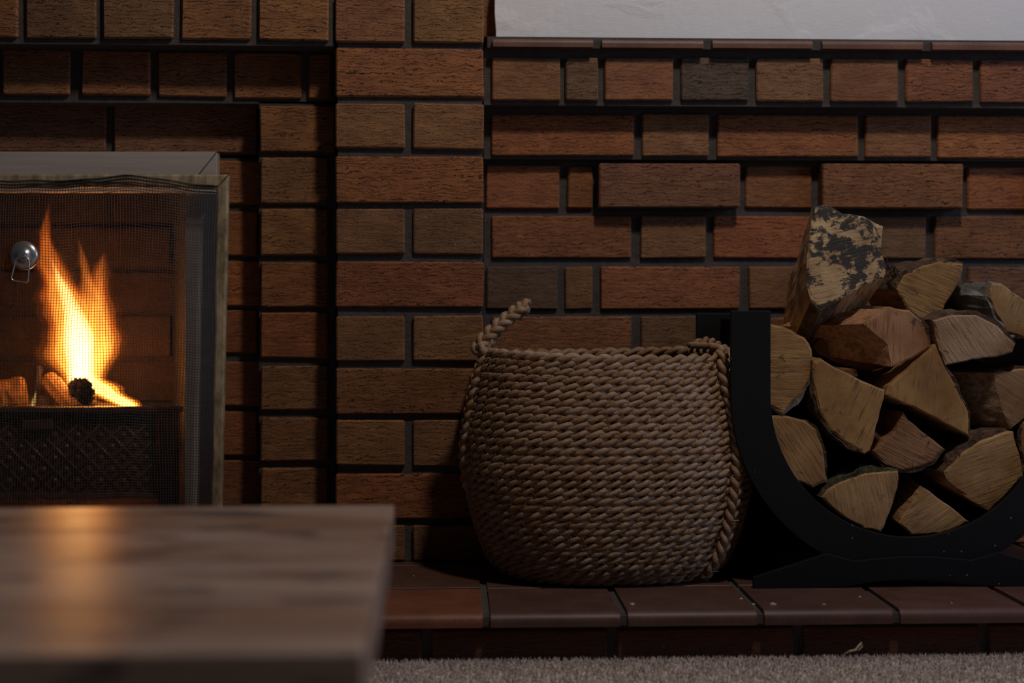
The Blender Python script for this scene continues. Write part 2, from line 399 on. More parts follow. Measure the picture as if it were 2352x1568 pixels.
# tile coping on the low wall (a trim)
cm = MB(); slab(cm, 1120, 3700, 92, 117, 0.045, 0.12)
trim = cm.build('trim_1', M_MORTAR, None, (0.8, 0.08, 0.6)); tag(trim, kind='structure')
def tile(parent, x0, x1, yf, yb, z0, z1, rad, color, jit=0.0):
    prof = [(yf, z0 + 0.001)]
    for i in range(7):
        a = math.pi * (0.0 + 0.5*i/6)
        prof.append((yf + rad - rad*math.cos(a), z1 - rad + rad*math.sin(a)))
    prof += [(yb, z1 + jit), (yb, z0)]
    n = len(prof); mb = MB(); c = 0.0015
    va = [(x0 + c, y, z) for y, z in prof]; vb = [(x1 - c, y, z) for y, z in prof]
    mb.add(va + vb, [(i, (i+1) % n, (i+1) % n + n, i + n) for i in range(n)])
    mb.add(va, [tuple(range(n-1, -1, -1))]); mb.add(vb, [tuple(range(n))])
    k = rnd.uniform(0.9, 1.1)
    o = mb.build('tile', M_TILE, parent, ((x0+x1)/2, (yf+yb)/2, z0), smooth=False, color=(*[q*k for q in color], 1))
    for p in o.data.polygons:
        if 1 <= p.index <= 6: p.use_smooth = True
    return o
COPE = [(1130,88,1365),(1381,90,1618),(1635,91,1869),(1887,93,2123),(2140,95,2375),(2393,96,2630),(2648,98,2885)]
for (a, y, b_) in COPE:
    z1 = P(a, y, 0.04).z; z0 = P(a, y + 20, 0.04).z
    tile(trim, P(a, y, 0.04).x, P(b_, y, 0.04).x, 0.04, 0.12, z0, z1, 0.006, (0.20, 0.095, 0.065))

# brick pillar
wm = MB(); slab(wm, 775, 1107, -620, 1330, 0.0, 0.15)
wall_center = wm.build('wall_center', M_MORTAR, None, (-0.05, 0.08, 0.0)); tag(wall_center, kind='structure')
PIL = []
ys = [(-9,97),(111,222),(238,341),(360,465),(479,584),(601,705),(725,828),(846,949),(965,1069),(1088,1190),(1207,1290)]
for i, (y0, y1) in enumerate(ys):
    if i % 2 == 0:
        for a, b_ in ((771, 930), (949, 1111)):
            brick(wall_center, a, y0, b_, y1 + (1 if a > 900 else 0), 0.0, 0.12, (0.36, 0.172, 0.068) if i == 2 else None, 0.45 if i == 2 else None)
    else: brick(wall_center, 771, y0, 1111, y1 + 1, 0.0, 0.12, (0.38, 0.142, 0.045) if i == 3 else None, 1.0)
for k in range(1, 5):
    y1 = 97 - 121*k
    if k % 2: brick(wall_center, 771, y1 - 105, 1111, y1, 0.0, 0.12)
    else:
        for a, b_ in ((771, 930), (949, 1111)): brick(wall_center, a, y1 - 105, b_, y1, 0.0, 0.12)

# chimney breast round the fire: corbelled courses and stepped jambs, mirrored about the fire
AX = 20.0
def mir(a, b_): return (2*AX - b_, 2*AX - a)
wm = MB()
slab(wm, -1100, 766, -620, 97, 0.0, 0.30)
slab(wm, -1100, 770, 97, 232, 0.05, 0.30)
slab(wm, 594, 770, 232, 1330, 0.05, 0.30); slab(wm, *mir(594, 770), 232, 1330, 0.05, 0.30)
slab(wm, *mir(-600, 600), 232, 360, 0.095, 0.30)
slab(wm, 436, 602, 356, 1330, 0.095, 0.60); slab(wm, *mir(436, 602), 356, 1330, 0.095, 0.60)
wall_left = wm.build('wall_left', M_MORTAR, None, (-0.65, 0.2, 0.0)); tag(wall_left, kind='structure')
for i in range(9):
    a = 594 - 178.5*i; sl = 0.0105
    y1 = 92 - (594 - a)*sl + 0.5
    w = 161 if i else 161
    brick(wall_left, a, y1 - 106, a + w, y1, 0.0, 0.05, (0.25, 0.13, 0.058) if i in (2, 3) else (0.33, 0.135, 0.05), 0.9)
for k in range(1, 5):
    for i in range(9):
        a = 594 - 178.5*i - (89 if k % 2 else 0)
        y1 = 92 - (594 - a)*0.0105 - 121*k
        brick(wall_left, a, y1 - 105, min(a + 161, 762), y1, 0.0, 0.05)
for (a, y0, b_, y1) in [(5,113,160,217),(188,115,345,219),(362,118,519,222),(537,121,693,225),(709,125,760,227)] + [(5-174*i,113-2*i,160-174*i,217-2*i) for i in range(1, 6)]:
    brick(wall_left, a, y0, b_, y1, 0.05, 0.05, (0.31, 0.13, 0.05), 0.75)
for (a, y0, b_, y1) in [(262,238,591,352),(-88,238,243,349),(-438,238,-107,349)]:
    brick(wall_left, a, y0, b_, y1, 0.095, 0.05, (0.24, 0.11, 0.055), 0.9)
brick(wall_left, 597, 243, 768, 348, 0.05, 0.05, (0.36, 0.145, 0.05), 1.0)
jamb = [(362,468),(480,587),(603,705),(718,822),(840,942),(958,1058),(1074,1175),(1190,1295)]
for (y0, y1) in jamb:
    cc = rnd.choice(TAN + ORANGE[:2]); kk = rnd.uniform(0.4, 0.9)
    if y0 == 718: cc = (0.40, 0.135, 0.05)
    brick(wall_left, 599, y0, 753, y1, 0.05, 0.05, cc, kk)
    a, b_ = mir(599, 753); brick(wall_left, a, y0, b_, y1, 0.05, 0.05)
for i, (y0, y1) in enumerate([(368,470),(485,587),(600,703),(713,810),(830,932),(945,1045),(1058,1160),(1172,1290)]):
    e = 600 if i % 2 == 0 else 591
    brick(wall_left, 440, y0, e, y1, 0.095, 0.05, rnd.choice(ORANGE))
    a, b_ = mir(440, e); brick(wall_left, a, y0, b_, y1, 0.095, 0.05)

# ------------------------------------------------------------------ hearth
hearth = empty('hearth', (0, -0.1, 0.0))
tag(hearth, 'low raised hearth of dark quarry tiles with rounded nosing on a brick course', 'hearth')
hb = MB(); hb.box(XL, XR, -0.3265, 0.16, -0.004, ZH - 0.0045)
# recess below the tiles at the front so the brick course shows
hb.build('mortar_bed', M_MORTAR, hearth)
YF = -0.345
xj = [P(p, 1412, YF).x for p in (1118, 1434, 1748, 2060)]
pitch = (xj[3] - xj[0]) / 3
edges = [xj[0] + pitch*i for i in range(-9, 9)]
edges[9], edges[10], edges[11], edges[12] = xj
for row, (yf, yb) in enumerate(((YF, -0.192), (-0.184, -0.03), (-0.022, 0.132))):
    for i in range(len(edges) - 1):
        if edges[i+1] > XR or edges[i] < XL: continue
        col = (0.125, 0.055, 0.038)
        if row == 0 and i == 8: col = (0.23, 0.075, 0.034)
        tile(hearth, edges[i] + 0.0034, edges[i+1] - 0.0034, yf, yb, ZH - 0.0175, ZH + rnd.uniform(-0.0008, 0.0008), 0.011 if row == 0 else 0.002, col)
# joint mortar between the front tiles, a little below the nosing
for e in edges:
    if XL < e < XR:
        jm = MB(); jm.box(e - 0.006, e + 0.006, YF + 0.006, -0.3265, ZH - 0.016, ZH - 0.005); jm.build('joint', M_MORTAR, hearth, (e, YF, ZH))
for i in range(-6, 7):
    a = 990 + 427*i; b_ = a + 405
    p0 = P(a, 1480, -0.331); p1 = P(b_, 1480, -0.331)
    if p1.x > XR or p0.x < XL: continue
    chamfer_box(p0.x, p1.x, -0.331, -0.29, -0.004, 0.0345, 0.0025, 0.001).build('brick', M_BRICK, hearth, ((p0.x+p1.x)/2, -0.31, 0.015), color=(0.12, 0.036, 0.017, 0.5))

# carpet pile near the hearth: nobody could count it
rs = np.random.RandomState(3)
n = 52000
cx = rs.uniform(-1.0, 1.35, n); cy = -0.334 - rs.uniform(0, 1, n)**1.6 * 0.5; hh = rs.uniform(0.004, 0.0085, n); ww = rs.uniform(0.0012, 0.0021, n)
lx = rs.normal(0, 0.0022, n); ly = rs.normal(0, 0.0022, n); ph = rs.uniform(0, 6.28, n)
V = np.zeros((n, 5, 3))
for k in range(4):
    V[:, k, 0] = cx + ww*np.cos(ph + k*math.pi/2); V[:, k, 1] = cy + ww*np.sin(ph + k*math.pi/2); V[:, k, 2] = -0.005
V[:, 4, 0] = cx + lx; V[:, 4, 1] = cy + ly; V[:, 4, 2] = -0.005 + hh
V[:, 4, 1] = np.minimum(V[:, 4, 1], -0.3335)
F = (np.arange(n)[:, None, None]*5 + np.array([[0,1,4],[1,2,4],[2,3,4],[3,0,4]])[None]).reshape(-1, 3)
me = bpy.data.meshes.new('carpet_pile'); me.from_pydata(V.reshape(-1, 3).tolist(), [], F.tolist()); me.materials.append(M_CARPET)
cp = bpy.data.objects.new('carpet_pile', me); C.objects.link(cp); tag(cp, 'speckled beige carpet pile running up to the hearth', 'carpet', kind='stuff')

# ------------------------------------------------------------------ firebox, trim, grate, fire
firebox = empty('firebox', P(20, 1290, 0.3)); tag(firebox, 'soot-darkened brick firebox behind the wire mesh screen', 'firebox')
YB = 0.42
def fx(px, Y): return P(px, 690, Y).x
sm = MB(); sm.box(fx(-420, YB), fx(440, YB), YB + 0.006, YB + 0.05, ZH, 0.9); sm.build('back_mortar', M_SOOT, firebox)
sm = MB()
zt = P(200, 380, 0.11).z
sm.box(fx(-470, .1), fx(470, .1), 0.105, YB + 0.05, zt, zt + 0.03); sm.build('smoke_hood', M_SOOT, firebox)
for s in (0, 1):
    sm = MB(); a0, a1 = (fx(436, 0.1), fx(398, YB)) if s == 0 else (fx(2*AX-436, 0.1), fx(2*AX-398, YB) - 0.12)
    t = 0.03 if s == 0 else -0.03
    zz = (ZH, zt + 0.02)
    pts = [(a0, 0.1), (a1, YB), (a1 + t, YB), (a0 + t, 0.1)]
    sm.add([(x, y, z) for z in zz for x, y in pts], [(0,1,5,4),(1,2,6,5),(2,3,7,6),(3,0,4,7),(0,3,2,1),(4,5,6,7)])
    sm.build('side_lining', M_SOOT, firebox)
for r_ in range(9):
    y1 = 1230 - r_*103; y0 = y1 - 92
    off = 0 if r_ % 2 else 148
    for i in range(-2, 3):
        a = -40 + off + 296*i; b_ = a + 284
        a = max(a, -400); b_ = min(b_, 425)
        if b_ - a < 30: continue
        brick(firebox, a, y0, b_, y1, YB, 0.03, (0.065, 0.03, 0.012), 0.3)

surround = empty('fireplace_trim', P(20, 1290, 0.07)); tag(surround, 'flat brushed steel trim with mitred corner around the fire opening', 'fireplace trim')
YT = 0.066
def plate(name, pts, Y, th, material, parent, bev=0.0008):
    pl = [xz(a, b_, Y) for a, b_ in pts]
    area = sum(pl[i][0]*pl[(i+1) % len(pl)][1] - pl[(i+1) % len(pl)][0]*pl[i][1] for i in range(len(pl)))
    if area < 0: pl = pl[::-1]
    mb = MB(); mb.prism(pl, Y, Y + th); o = mb.build(name, material, parent)
    md = o.modifiers.new('bevel', 'BEVEL'); md.width = bev; md.segments = 2; md.limit_method = 'ANGLE'
    return o
plate('top_plate', [(-458, 348), (497, 348), (424, 440), (-385, 440)], YT, 0.028, M_STEEL, surround)
plate('side_plate', [(498, 350), (498, 1292), (425, 1292), (425, 442)], YT, 0.028, M_STEEL, surround)
plate('side_plate', [(-459, 350), (-459, 1292), (-386, 1292), (-386, 442)], YT, 0.028, M_STEEL, surround)

# cast grate with diamond lattice front
grate = empty('fire_grate', P(20, 1250, 0.2)); tag(grate, 'dark cast iron fire grate with diamond lattice front below the flames', 'grate')
YG = 0.135
plate('panel', [(-330, 948), (362, 946), (362, 1140), (-330, 1140)], YG + 0.012, 0.006, M_IRON, grate)
plate('top_rail', [(-385, 934), (416, 934), (416, 948), (-385, 948)], YG - 0.006, 0.02, M_IRON, grate, 0.002)
plate('bottom_rail', [(-340, 1132), (365, 1132), (365, 1146), (-340, 1146)], YG - 0.004, 0.02, M_IRON, grate, 0.002)
plate('post', [(368, 946), (406, 946), (402, 1262), (364, 1262)], YG - 0.008, 0.03, M_IRON, grate, 0.003)
plate('post', [(-366, 946), (-330, 946), (-334, 1262), (-370, 1262)], YG - 0.008, 0.03, M_IRON, grate, 0.003)
plate('name_plate', [(50, 964), (120, 962), (120, 986), (50, 988)], YG - 0.002, 0.012, M_IRON, grate, 0.002)
ribs = MB()
cell = 52.5; gx0, gy0 = 362, 948
def seg(ax, ay, bx, by, Y):
    pa = P(ax, ay, Y); pb = P(bx, by, Y); ribs.tube([pa, pb], 0.0026, 6)
for d in range(-6, 22):
    for sgn in (1, -1):
        # clip the diagonal to the panel
        pts = []
        for k in range(0, 41):
            y = gy0 + 186*k/40; x = gx0 - d*cell + sgn*(y - gy0)
            if -328 <= x <= 360: pts.append((x, y))
        if len(pts) > 2: seg(*pts[0], *pts[-1], YG + 0.010)
ribs.build('lattice', M_IRON, grate, smooth=True)
for i in range(14):
    for j in range(8):
        x = gx0 - (i + (0.5 if j % 2 else 0.0))*cell; y = gy0 + 26 + j*26.2 - 1
        if not (-320 < x < 356 and y < 1128): continue
        c = P(x, y, YG + 0.011); mb = MB(); r0 = 0.0065
        vs = [c + Vector((0, -0.0045, 0))]
        for q in range(8): vs.append(c + Vector((r0*0.6*math.cos(q*.7854), -0.003, r0*0.6*math.sin(q*.7854))))
        for q in range(8): vs.append(c + Vector((r0*math.cos(q*.7854), 0.0015, r0*math.sin(q*.7854))))
        fs = [(0, 1+q, 1+(q+1) % 8) for q in range(8)] + [(1+q, 9+q, 9+(q+1) % 8, 1+(q+1) % 8) for q in range(8)]
        mb.add(vs, fs); mb.build('stud', M_IRON, grate, smooth=True)
gb = MB(); gz = P(20, 950, 0.25).z
for i in range(9):
    a = -330 + i*83
    x = fx(a, 0.25); gb.box(x - 0.006, x + 0.006, YG + 0.012, 0.36, gz - 0.012, gz)
gb.box(fx(-340, .36), fx(366, .36), 0.355, 0.37, ZH, gz)
gb.build('grate_bar', M_IRON, grate)

def outline_refine(poly, k=3, jit=1.2, seed=0):
    rr = random.Random(seed); out = []; idx = []
    for i, a in enumerate(poly):
        b_ = poly[(i+1) % len(poly)]
        idx.append(len(out))
        n_ = max(1, int(math.hypot(b_[0]-a[0], b_[1]-a[1]) / 14)) if k else 1
        for q in range(n_):
            t = q / n_; out.append((a[0] + (b_[0]-a[0])*t + rr.uniform(-jit, jit), a[1] + (b_[1]-a[1])*t + rr.uniform(-jit, jit)))
    return out, idx
def log(name, poly, Y, axis, pith, color, bark=None, bark_mat=None, end_mat=None, bark_t=0.005, seed=1, taper=0.95, jit=1.3, side_mat=None, tiltx=0.0, tiltz=0.0):
    """split log: its end outline stands at distance Y, its body runs along axis"""
    ol, idx = outline_refine(poly, 3, jit, seed); n_ = len(ol)
    rr = random.Random(seed + 99)
    ax = Vector(axis); org = P(*pith, Y)
    base = [P(a, b_, Y) for a, b_ in ol]
    cen = sum(base, Vector()) / n_
    # the sawn end is not square to the wall
    for p in base: p.y += (p.x - cen.x)*tiltx + (p.z - cen.z)*tiltz
    # orientation
    area = sum(base[i].x*base[(i+1) % n_].z - base[(i+1) % n_].x*base[i].z for i in range(n_))
    S = 7; rings = []
    wob = [[rr.uniform(-1, 1) for _ in range(S)] for _ in range(n_)]
    for j in range(S):
        t = j / (S-1); ring = []
        for i, p in enumerate(base):
            q = cen + (p - cen) * (1 - (1-taper)*t) + ax*t
            o_ = (p - cen); o_ = o_.normalized() if o_.length > 0 else Vector((1,0,0))
            q += o_ * (0.0016*wob[i][j] if j else 0.0) + Vector((0, 0.0012*wob[i][0] if j == 0 else 0, 0))
            ring.append(q)
        rings.append(ring)
    mb = MB(); vs = [p for r_ in rings for p in r_]
    c0 = len(vs); mids = []
    # front cap with an inner ring for unevenness
    inner = [cen + (p - cen)*0.93 + Vector((0, -0.0015, 0)) for p in base]
    mid = [cen + (p - cen)*0.5 + Vector((0, -0.0018, 0)) for p in base]
    vs += inner + mid + [cen + Vector((0, -0.002, 0)), cen + ax]
    fe, fs = [], []
    for i in range(n_):
        k = (i+1) % n_
        fe += [(i, k, c0+k, c0+i), (c0+i, c0+k, c0+n_+k, c0+n_+i), (c0+n_+i, c0+n_+k, c0+2*n_)]
        for j in range(S-1): fs.append((j*n_+k, j*n_+i, (j+1)*n_+i, (j+1)*n_+k))
        fs.append(((S-1)*n_+k, (S-1)*n_+i, c0+2*n_+1))
    if area < 0:
        fe = [f[::-1] for f in fe]; fs = [f[::-1] for f in fs]
    mb.add(vs, fe, 0); mb.add([], [], 1)
    mb.f += fs; mb.m += [1]*len(fs)
    o = mb.build(name, [end_mat or M_END, side_mat or M_SIDE], None, org, color=(*color, 1))
    if bark:
        for (i0, i1, bm) in bark:
            a = idx[i0]; b_ = idx[i1] if i1 < len(idx) else n_
            ids = list(range(a, b_+1)) if b_ > a else list(range(a, n_)) + list(range(0, b_+1))
            ids = [q % n_ for q in ids]
            kb = MB(); vs = []; m_ = len(ids)
            for j in range(S):
                for t_, q in enumerate(ids):
                    p = rings[j][q]; cc = cen + ax*(j/(S-1)); od = (p - cc); od.y = 0; od.normalize()
                    e = min(t_, m_-1-t_) / 2.0; th = bark_t*min(1.0, 0.35 + e*0.5)*rr.uniform(0.65, 1.25)
                    vs.append(p - od*0.0015 + Vector((0, rr.uniform(-0.001, 0.003) if j == 0 else 0, 0))); vs.append(p + od*th + Vector((0, rr.uniform(-0.001, 0.004) if j == 0 else 0, 0)))
            W = 2*m_; fs = []
            for j in range(S-1):
                for t_ in range(m_-1):
                    q = j*W + 2*t_
                    fs.append((q+1, q+3, q+W+3, q+W+1)); fs.append((q, q+W, q+W+2, q+2))
                for t_ in (0, m_-1):
                    q = j*W + 2*t_; fs.append((q, q+1, q+W+1, q+W))
            for t_ in range(m_-1):
                fs.append((2*t_, 2*t_+2, 2*t_+3, 2*t_+1)); q = (S-1)*W + 2*t_; fs.append((q, q+1, q+3, q+2))
            if area > 0: fs = [f[::-1] for f in fs]
            kb.add(vs, fs); kb.build('bark', bm, o, smooth=False)
    return o

# burning logs on the grate
def rlog(name, label, px0, py0, Y0, px1, py1, Y1, rad, material, seed):
    p0 = P(px0, py0, Y0); p1 = P(px1, py1, Y1); rr = random.Random(seed)
    mb = MB(); K, S = 14, 12; d = (p1-p0); t = d.normalized(); a = t.orthogonal().normalized(); b_ = t.cross(a); vs = []
    prof = [rr.uniform(0.78, 1.12) for _ in range(K)]
    for j in range(S+1):
        c = p0 + d*(j/S); e = 0.86 if j in (0, S) else 1.0
        for k in range(K):
            q = 2*math.pi*k/K; r_ = rad*prof[k]*e*rr.uniform(0.94, 1.06); vs.append(c + (a*math.cos(q) + b_*math.sin(q))*r_)
    fs = [(j*K+k, j*K+(k+1) % K, (j+1)*K+(k+1) % K, (j+1)*K+k) for j in range(S) for k in range(K)] + [tuple(range(K-1, -1, -1)), tuple(S*K+k for k in range(K))]
    mb.add(vs, fs); o = mb.build(name, material, None, p0.lerp(p1, 0.5)); tag(o, label, 'log', 'logs burning in the grate'); return o
rlog('burning_log', 'round glowing log at the left end of the fire grate', -70, 925, 0.24, 62, 908, 0.26, 0.030, M_BURNT, 1)
rlog('burning_log', 'scorched split log leaning towards the base of the flames', 112, 872, 0.25, 172, 945, 0.19, 0.017, M_BURNT, 2)
rlog('burning_log', 'charred dark log lying under the right edge of the flames', 150, 928, 0.22, 270, 944, 0.27, 0.012, M_CHAR, 3)
rlog('burning_log', 'thin upright charred stick between the burning logs', 88, 842, 0.27, 78, 944, 0.23, 0.0065, M_CHAR, 4)
rlog('burning_log', 'long charred log across the back of the grate', -180, 940, 0.33, 110, 935, 0.34, 0.020, M_CHAR, 5)
# spiky charred cone
cone = MB(); cc = P(184, 908, 0.215); vs = []; K = 16
for j in range(9):
    v = j/8; rr_ = 0.0195*math.sin(math.pi*(0.08 + 0.84*v))**0.7
    for k in range(K):
        q = 2*math.pi*(k + 0.5*(j % 2))/K; rr2 = rr_*(1.22 if (k + j) % 2 else 0.9)
        vs.append(cc + Vector((rr2*math.cos(q), rr2*math.sin(q), (v-0.5)*0.052 + (0.003 if (k + j) % 2 else 0))))
cone.add(vs, [(j*K+k, j*K+(k+1) % K, (j+1)*K+(k+1) % K, (j+1)*K+k) for j in range(8) for k in range(K)] + [tuple(range(K-1, -1, -1)), tuple(8*K+k for k in range(K))])
for k in range(26):
    q = 2*math.pi*rnd.random(); u = rnd.uniform(0.5, 1.0); r_ = 0.017*math.sqrt(max(0.05, 1-(u-0.45)**2))
    p = cc + Vector((r_*math.cos(q)*(1.25-u*0.6), r_*math.sin(q)*(1.25-u*0.6), (u-0.5)*0.048)); cone.tube([p, p + (p-cc).normalized()*0.007], [0.0014, 0.0003], 5)
o = cone.build('pine_cone', M_CHAR, None, cc - Vector((0, 0, 0.026))); tag(o, 'charred spiky pine cone among the burning logs', 'pine cone')

def flame_mat(name, c0, c1, strength, z0, z1, nz=True):
    m = bpy.data.materials.new(name); m.use_nodes = True; nt = m.node_tree; nt.nodes.clear()
    out = N(nt, 'ShaderNodeOutputMaterial'); em = N(nt, 'ShaderNodeEmission'); L(nt, em.outputs[0], out.inputs['Volume'])
    ge = N(nt, 'ShaderNodeNewGeometry'); sp = N(nt, 'ShaderNodeSeparateXYZ'); L(nt, ge.outputs['Position'], sp.inputs[0])
    t = N(nt, 'ShaderNodeMapRange', i_1=z0, i_2=z1); L(nt, sp.outputs[2], t.inputs[0])
    L(nt, mix(nt, t.outputs[0], c0, c1), em.inputs['Color'])
    s = mathn(nt, 'MULTIPLY', strength, mathn(nt, 'SUBTRACT', 1.0, mathn(nt, 'MULTIPLY', t.outputs[0], 0.72)))
    mp = N(nt, 'ShaderNodeMapping', i_Scale=(1, 1, 0.28)); L(nt, ge.outputs['Position'], mp.inputs[0])
    nn = ramp(nt, noise(nt, mp.outputs[0], 38, 2, 0.5, 0.4), [(0.3, 0.45), (0.65, 1.25)])
    L(nt, mathn(nt, 'MULTIPLY', s, nn), em.inputs['Strength'])
    return m
zA, zB = P(180, 935, 0.26).z, P(110, 480, 0.26).z
F_OUT = flame_mat('flame_outer', (1.0, 0.27, 0.025), (0.9, 0.10, 0.006), 20.0, zA, zB)
F_MID = flame_mat('flame_middle', (1.0, 0.42, 0.07), (1.0, 0.22, 0.02), 55.0, zA, zB)
F_COR = flame_mat('flame_core', (1.0, 0.72, 0.30), (1.0, 0.42, 0.08), 150.0, zA, zB)
F_HALO = flame_mat('flame_halo', (1.0, 0.2, 0.015), (0.8, 0.07, 0.003), 3.2, zA, zB)
fire = empty('fire', P(190, 940, 0.26)); tag(fire, 'tall orange and white flame burning behind the mesh screen', 'fire')
def tongue(ctrl, Y, shells, seed, wob=0.12):
    rr = random.Random(seed)
    pts = []
    for i in range(len(ctrl)-1):             # Catmull-Rom through the control points (px, py, radius px)
        p0 = ctrl[max(i-1, 0)]; p1 = ctrl[i]; p2 = ctrl[i+1]; p3 = ctrl[min(i+2, len(ctrl)-1)]
        for k in range(6):
            t = k/6
            pts.append(tuple(0.5*((2*p1[c]) + (-p0[c]+p2[c])*t + (2*p0[c]-5*p1[c]+4*p2[c]-p3[c])*t*t + (-p0[c]+3*p1[c]-3*p2[c]+p3[c])*t**3) for c in range(3)))
    pts.append(ctrl[-1])
    K = 16; ph = rr.uniform(0, 6)
    for (sc, m) in shells:
        mb = MB(); vs = []
        n_ = len(pts)
        for j, (a, b_, r_) in enumerate(pts):
            c = P(a, b_, Y); r_ = max(r_, 0.4)*sc*(2.3/FPX)
            for k in range(K):
                q = 2*math.pi*k/K; w = 1 + wob*math.sin(2*q + ph + j*0.55) + wob*0.6*math.sin(3*q - j*0.8)
                vs.append(c + Vector((math.cos(q)*r_*w, math.sin(q)*r_*w*0.9, 0)))
        fs = [(j*K+k, j*K+(k+1) % K, (j+1)*K+(k+1) % K, (j+1)*K+k) for j in range(n_-1) for k in range(K)] + [tuple(range(K-1, -1, -1)), tuple((n_-1)*K+k for k in range(K))]
        mb.add(vs, fs); mb.build('flame', m, fire, smooth=True)
ALL3 = [(1.12, F_OUT), (0.88, F_MID), (0.5, F_COR)]
tongue([(190,930,26),(184,880,38),(180,810,60),(168,745,54),(152,690,46),(130,640,34),(112,590,23),(104,545,14),(107,505,7),(113,466,1)], 0.26, [(1.38, F_HALO), (1.10, F_OUT), (0.95, F_OUT), (0.78, F_MID)], 1, 0.16)
tongue([(184,915,20),(184,860,29),(182,790,33),(174,735,27),(158,690,18),(136,640,10),(118,595,2)], 0.25, [(1.0, F_COR), (0.55, F_COR)], 2, 0.06)
tongue([(205,900,20),(218,840,34),(226,785,42),(216,720,34),(206,670,22),(196,620,12),(186,575,5),(180,545,1)], 0.27, [(1.4, F_HALO), (1.1, F_OUT), (0.78, F_MID)], 3, 0.18)
tongue([(228,830,16),(240,785,26),(236,720,26),(228,660,24),(232,615,16),(240,575,1)], 0.28, [(1.45, F_HALO), (1.0, F_OUT), (0.5, F_MID)], 4, 0.2)
tongue([(180,850,24),(218,885,32),(256,908,28),(296,930,18),(340,948,5)], 0.25, [(1.45, F_HALO), (1.1, F_OUT), (0.72, F_MID)], 5, 0.16)
tongue([(72,945,7),(78,918,5),(84,896,1)], 0.2, [(1.0, F_MID), (0.6, F_COR)], 6)
for (a, b_, Y, w) in ((200, 780, 0.25, 0.11), (120, 840, 0.19, 0.16), (160, 650, 0.26, 0.03)):
    lp = lamp('flame_light', 'POINT', P(a, b_, Y), w, (1.0, 0.42, 0.10), 0.03)

# ------------------------------------------------------------------ mesh fire screen
YS = 0.035
screen = empty('fire_screen', P(20, 1296, YS)); tag(screen, 'wire mesh fire screen in a worn brass frame with chrome ring pull', 'fire screen')
zbot = ZH + 0.001
def pbar(name, outer, inner, Y, th):
    return plate(name, [outer[0], outer[1], inner[1], inner[0]], Y, th, M_FRAME, screen, 0.003)
def pyz(z, Y): return HOR + (CAMZ - z) / ((Y + DC)) * FPX       # close to the pixel row of a height
yb_ = pyz(zbot, YS)
pbar('frame_bar', [(-486, 398), (525, 400)], [(-458, 431), (497, 431)], YS, 0.014)
pbar('frame_bar', [(525.5, 401), (507, yb_)], [(497.5, 432), (483, yb_ - 26)], YS, 0.014)
pbar('frame_bar', [(-486.5, 399), (-476, yb_)], [(-458.5, 432), (-450, yb_ - 26)], YS, 0.014)
pbar('frame_bar', [(-475, yb_), (506, yb_)], [(-449, yb_ - 25), (482, yb_ - 25)], YS, 0.014)
def mesh_point(U, Vv):
    """U 0..1 across, V 0..1 down -> pixel and depth of the sagging weave"""
    edge = 500 - 13*Vv
    px = -462 + (edge + 462)*U
    top = 411 + 6*np.sin(px*0.013 + 0.6) + np.clip((px - 300)/200, 0, 1)*14
    py = top + (yb_ - 10 - top)*Vv
    px = px + 1.6*np.sin(py*0.02 + px*0.011) + 2.2*np.sin(py*0.009)*np.sin(px*0.03)
    py = py + 1.8*np.sin(px*0.028 + py*0.006)*(1 - Vv) + 1.0*np.sin(px*0.06)
    Y = YS - 0.004 - 0.0035*np.sin(px*0.019 + py*0.004) - 0.004*np.sin(np.pi*np.clip(Vv, 0, 1))
    return px, py, Y
def unproj(px, py, Y):
    u = (px - 1176)/FPX; v = (HOR - py)/FPX
    dx = math.sin(YAW) + math.cos(YAW)*u; dy = math.cos(YAW) - math.sin(YAW)*u
    s = (Y + DC)/dy
    return np.stack([dx*s, Y, CAMZ + v*s], -1)
def wires(nw, ns, vertical, r, phase):
    w = (np.arange(nw) + 0.5)/nw; t = np.linspace(0, 1, ns)
    A, B = np.meshgrid(w, t, indexing='ij')
    px, py, Y = mesh_point(A, B) if vertical else mesh_point(B, A)
    c = unproj(px, py, Y + phase)
    offs = np.array([[1, 0], [-0.5, 0.87], [-0.5, -0.87]])*r
    if vertical: o3 = np.stack([offs[:, 0], offs[:, 1], 0*offs[:, 0]], -1)
    else: o3 = np.stack([0*offs[:, 0], offs[:, 1], offs[:, 0]], -1)
    V_ = c[:, :, None, :] + o3[None, None]
    i = np.arange(nw)[:, None, None]; j = np.arange(ns-1)[None, :, None]; k = np.arange(3)[None, None, :]; l = (k+1) % 3
    q = (i*ns + j)*3
    F_ = np.stack([q+k, q+l, q+3+l, q+3+k], -1).reshape(-1, 4)
    return V_.reshape(-1, 3), F_
v1, f1 = wires(150, 70, True, 0.00052, 0.0); v2, f2 = wires(136, 80, False, 0.00052, 0.0005)
V_ = np.concatenate([v1, v2]); F_ = np.concatenate([f1, f2 + len(v1)])
me = bpy.data.meshes.new('wire_mesh'); me.from_pydata((V_ - np.array(WL[screen.name])).tolist(), [], F_.tolist()); me.materials.append(M_WIRE)
o = bpy.data.objects.new('wire_mesh', me); C.objects.link(o); o.parent = screen; tag(o, kind='stuff')
hem = MB(); U = np.linspace(0, 1, 90)
for vv, off in ((0.0, -0.001), (0.018, -0.0015), (0.009, -0.003)):
    a, b_, Y = mesh_point(U, np.full_like(U, vv)); hem.tube([Vector(p) for p in unproj(a, b_, Y + off)], 0.0011, 5)
hem.build('hem', M_WIRE, screen, smooth=True)
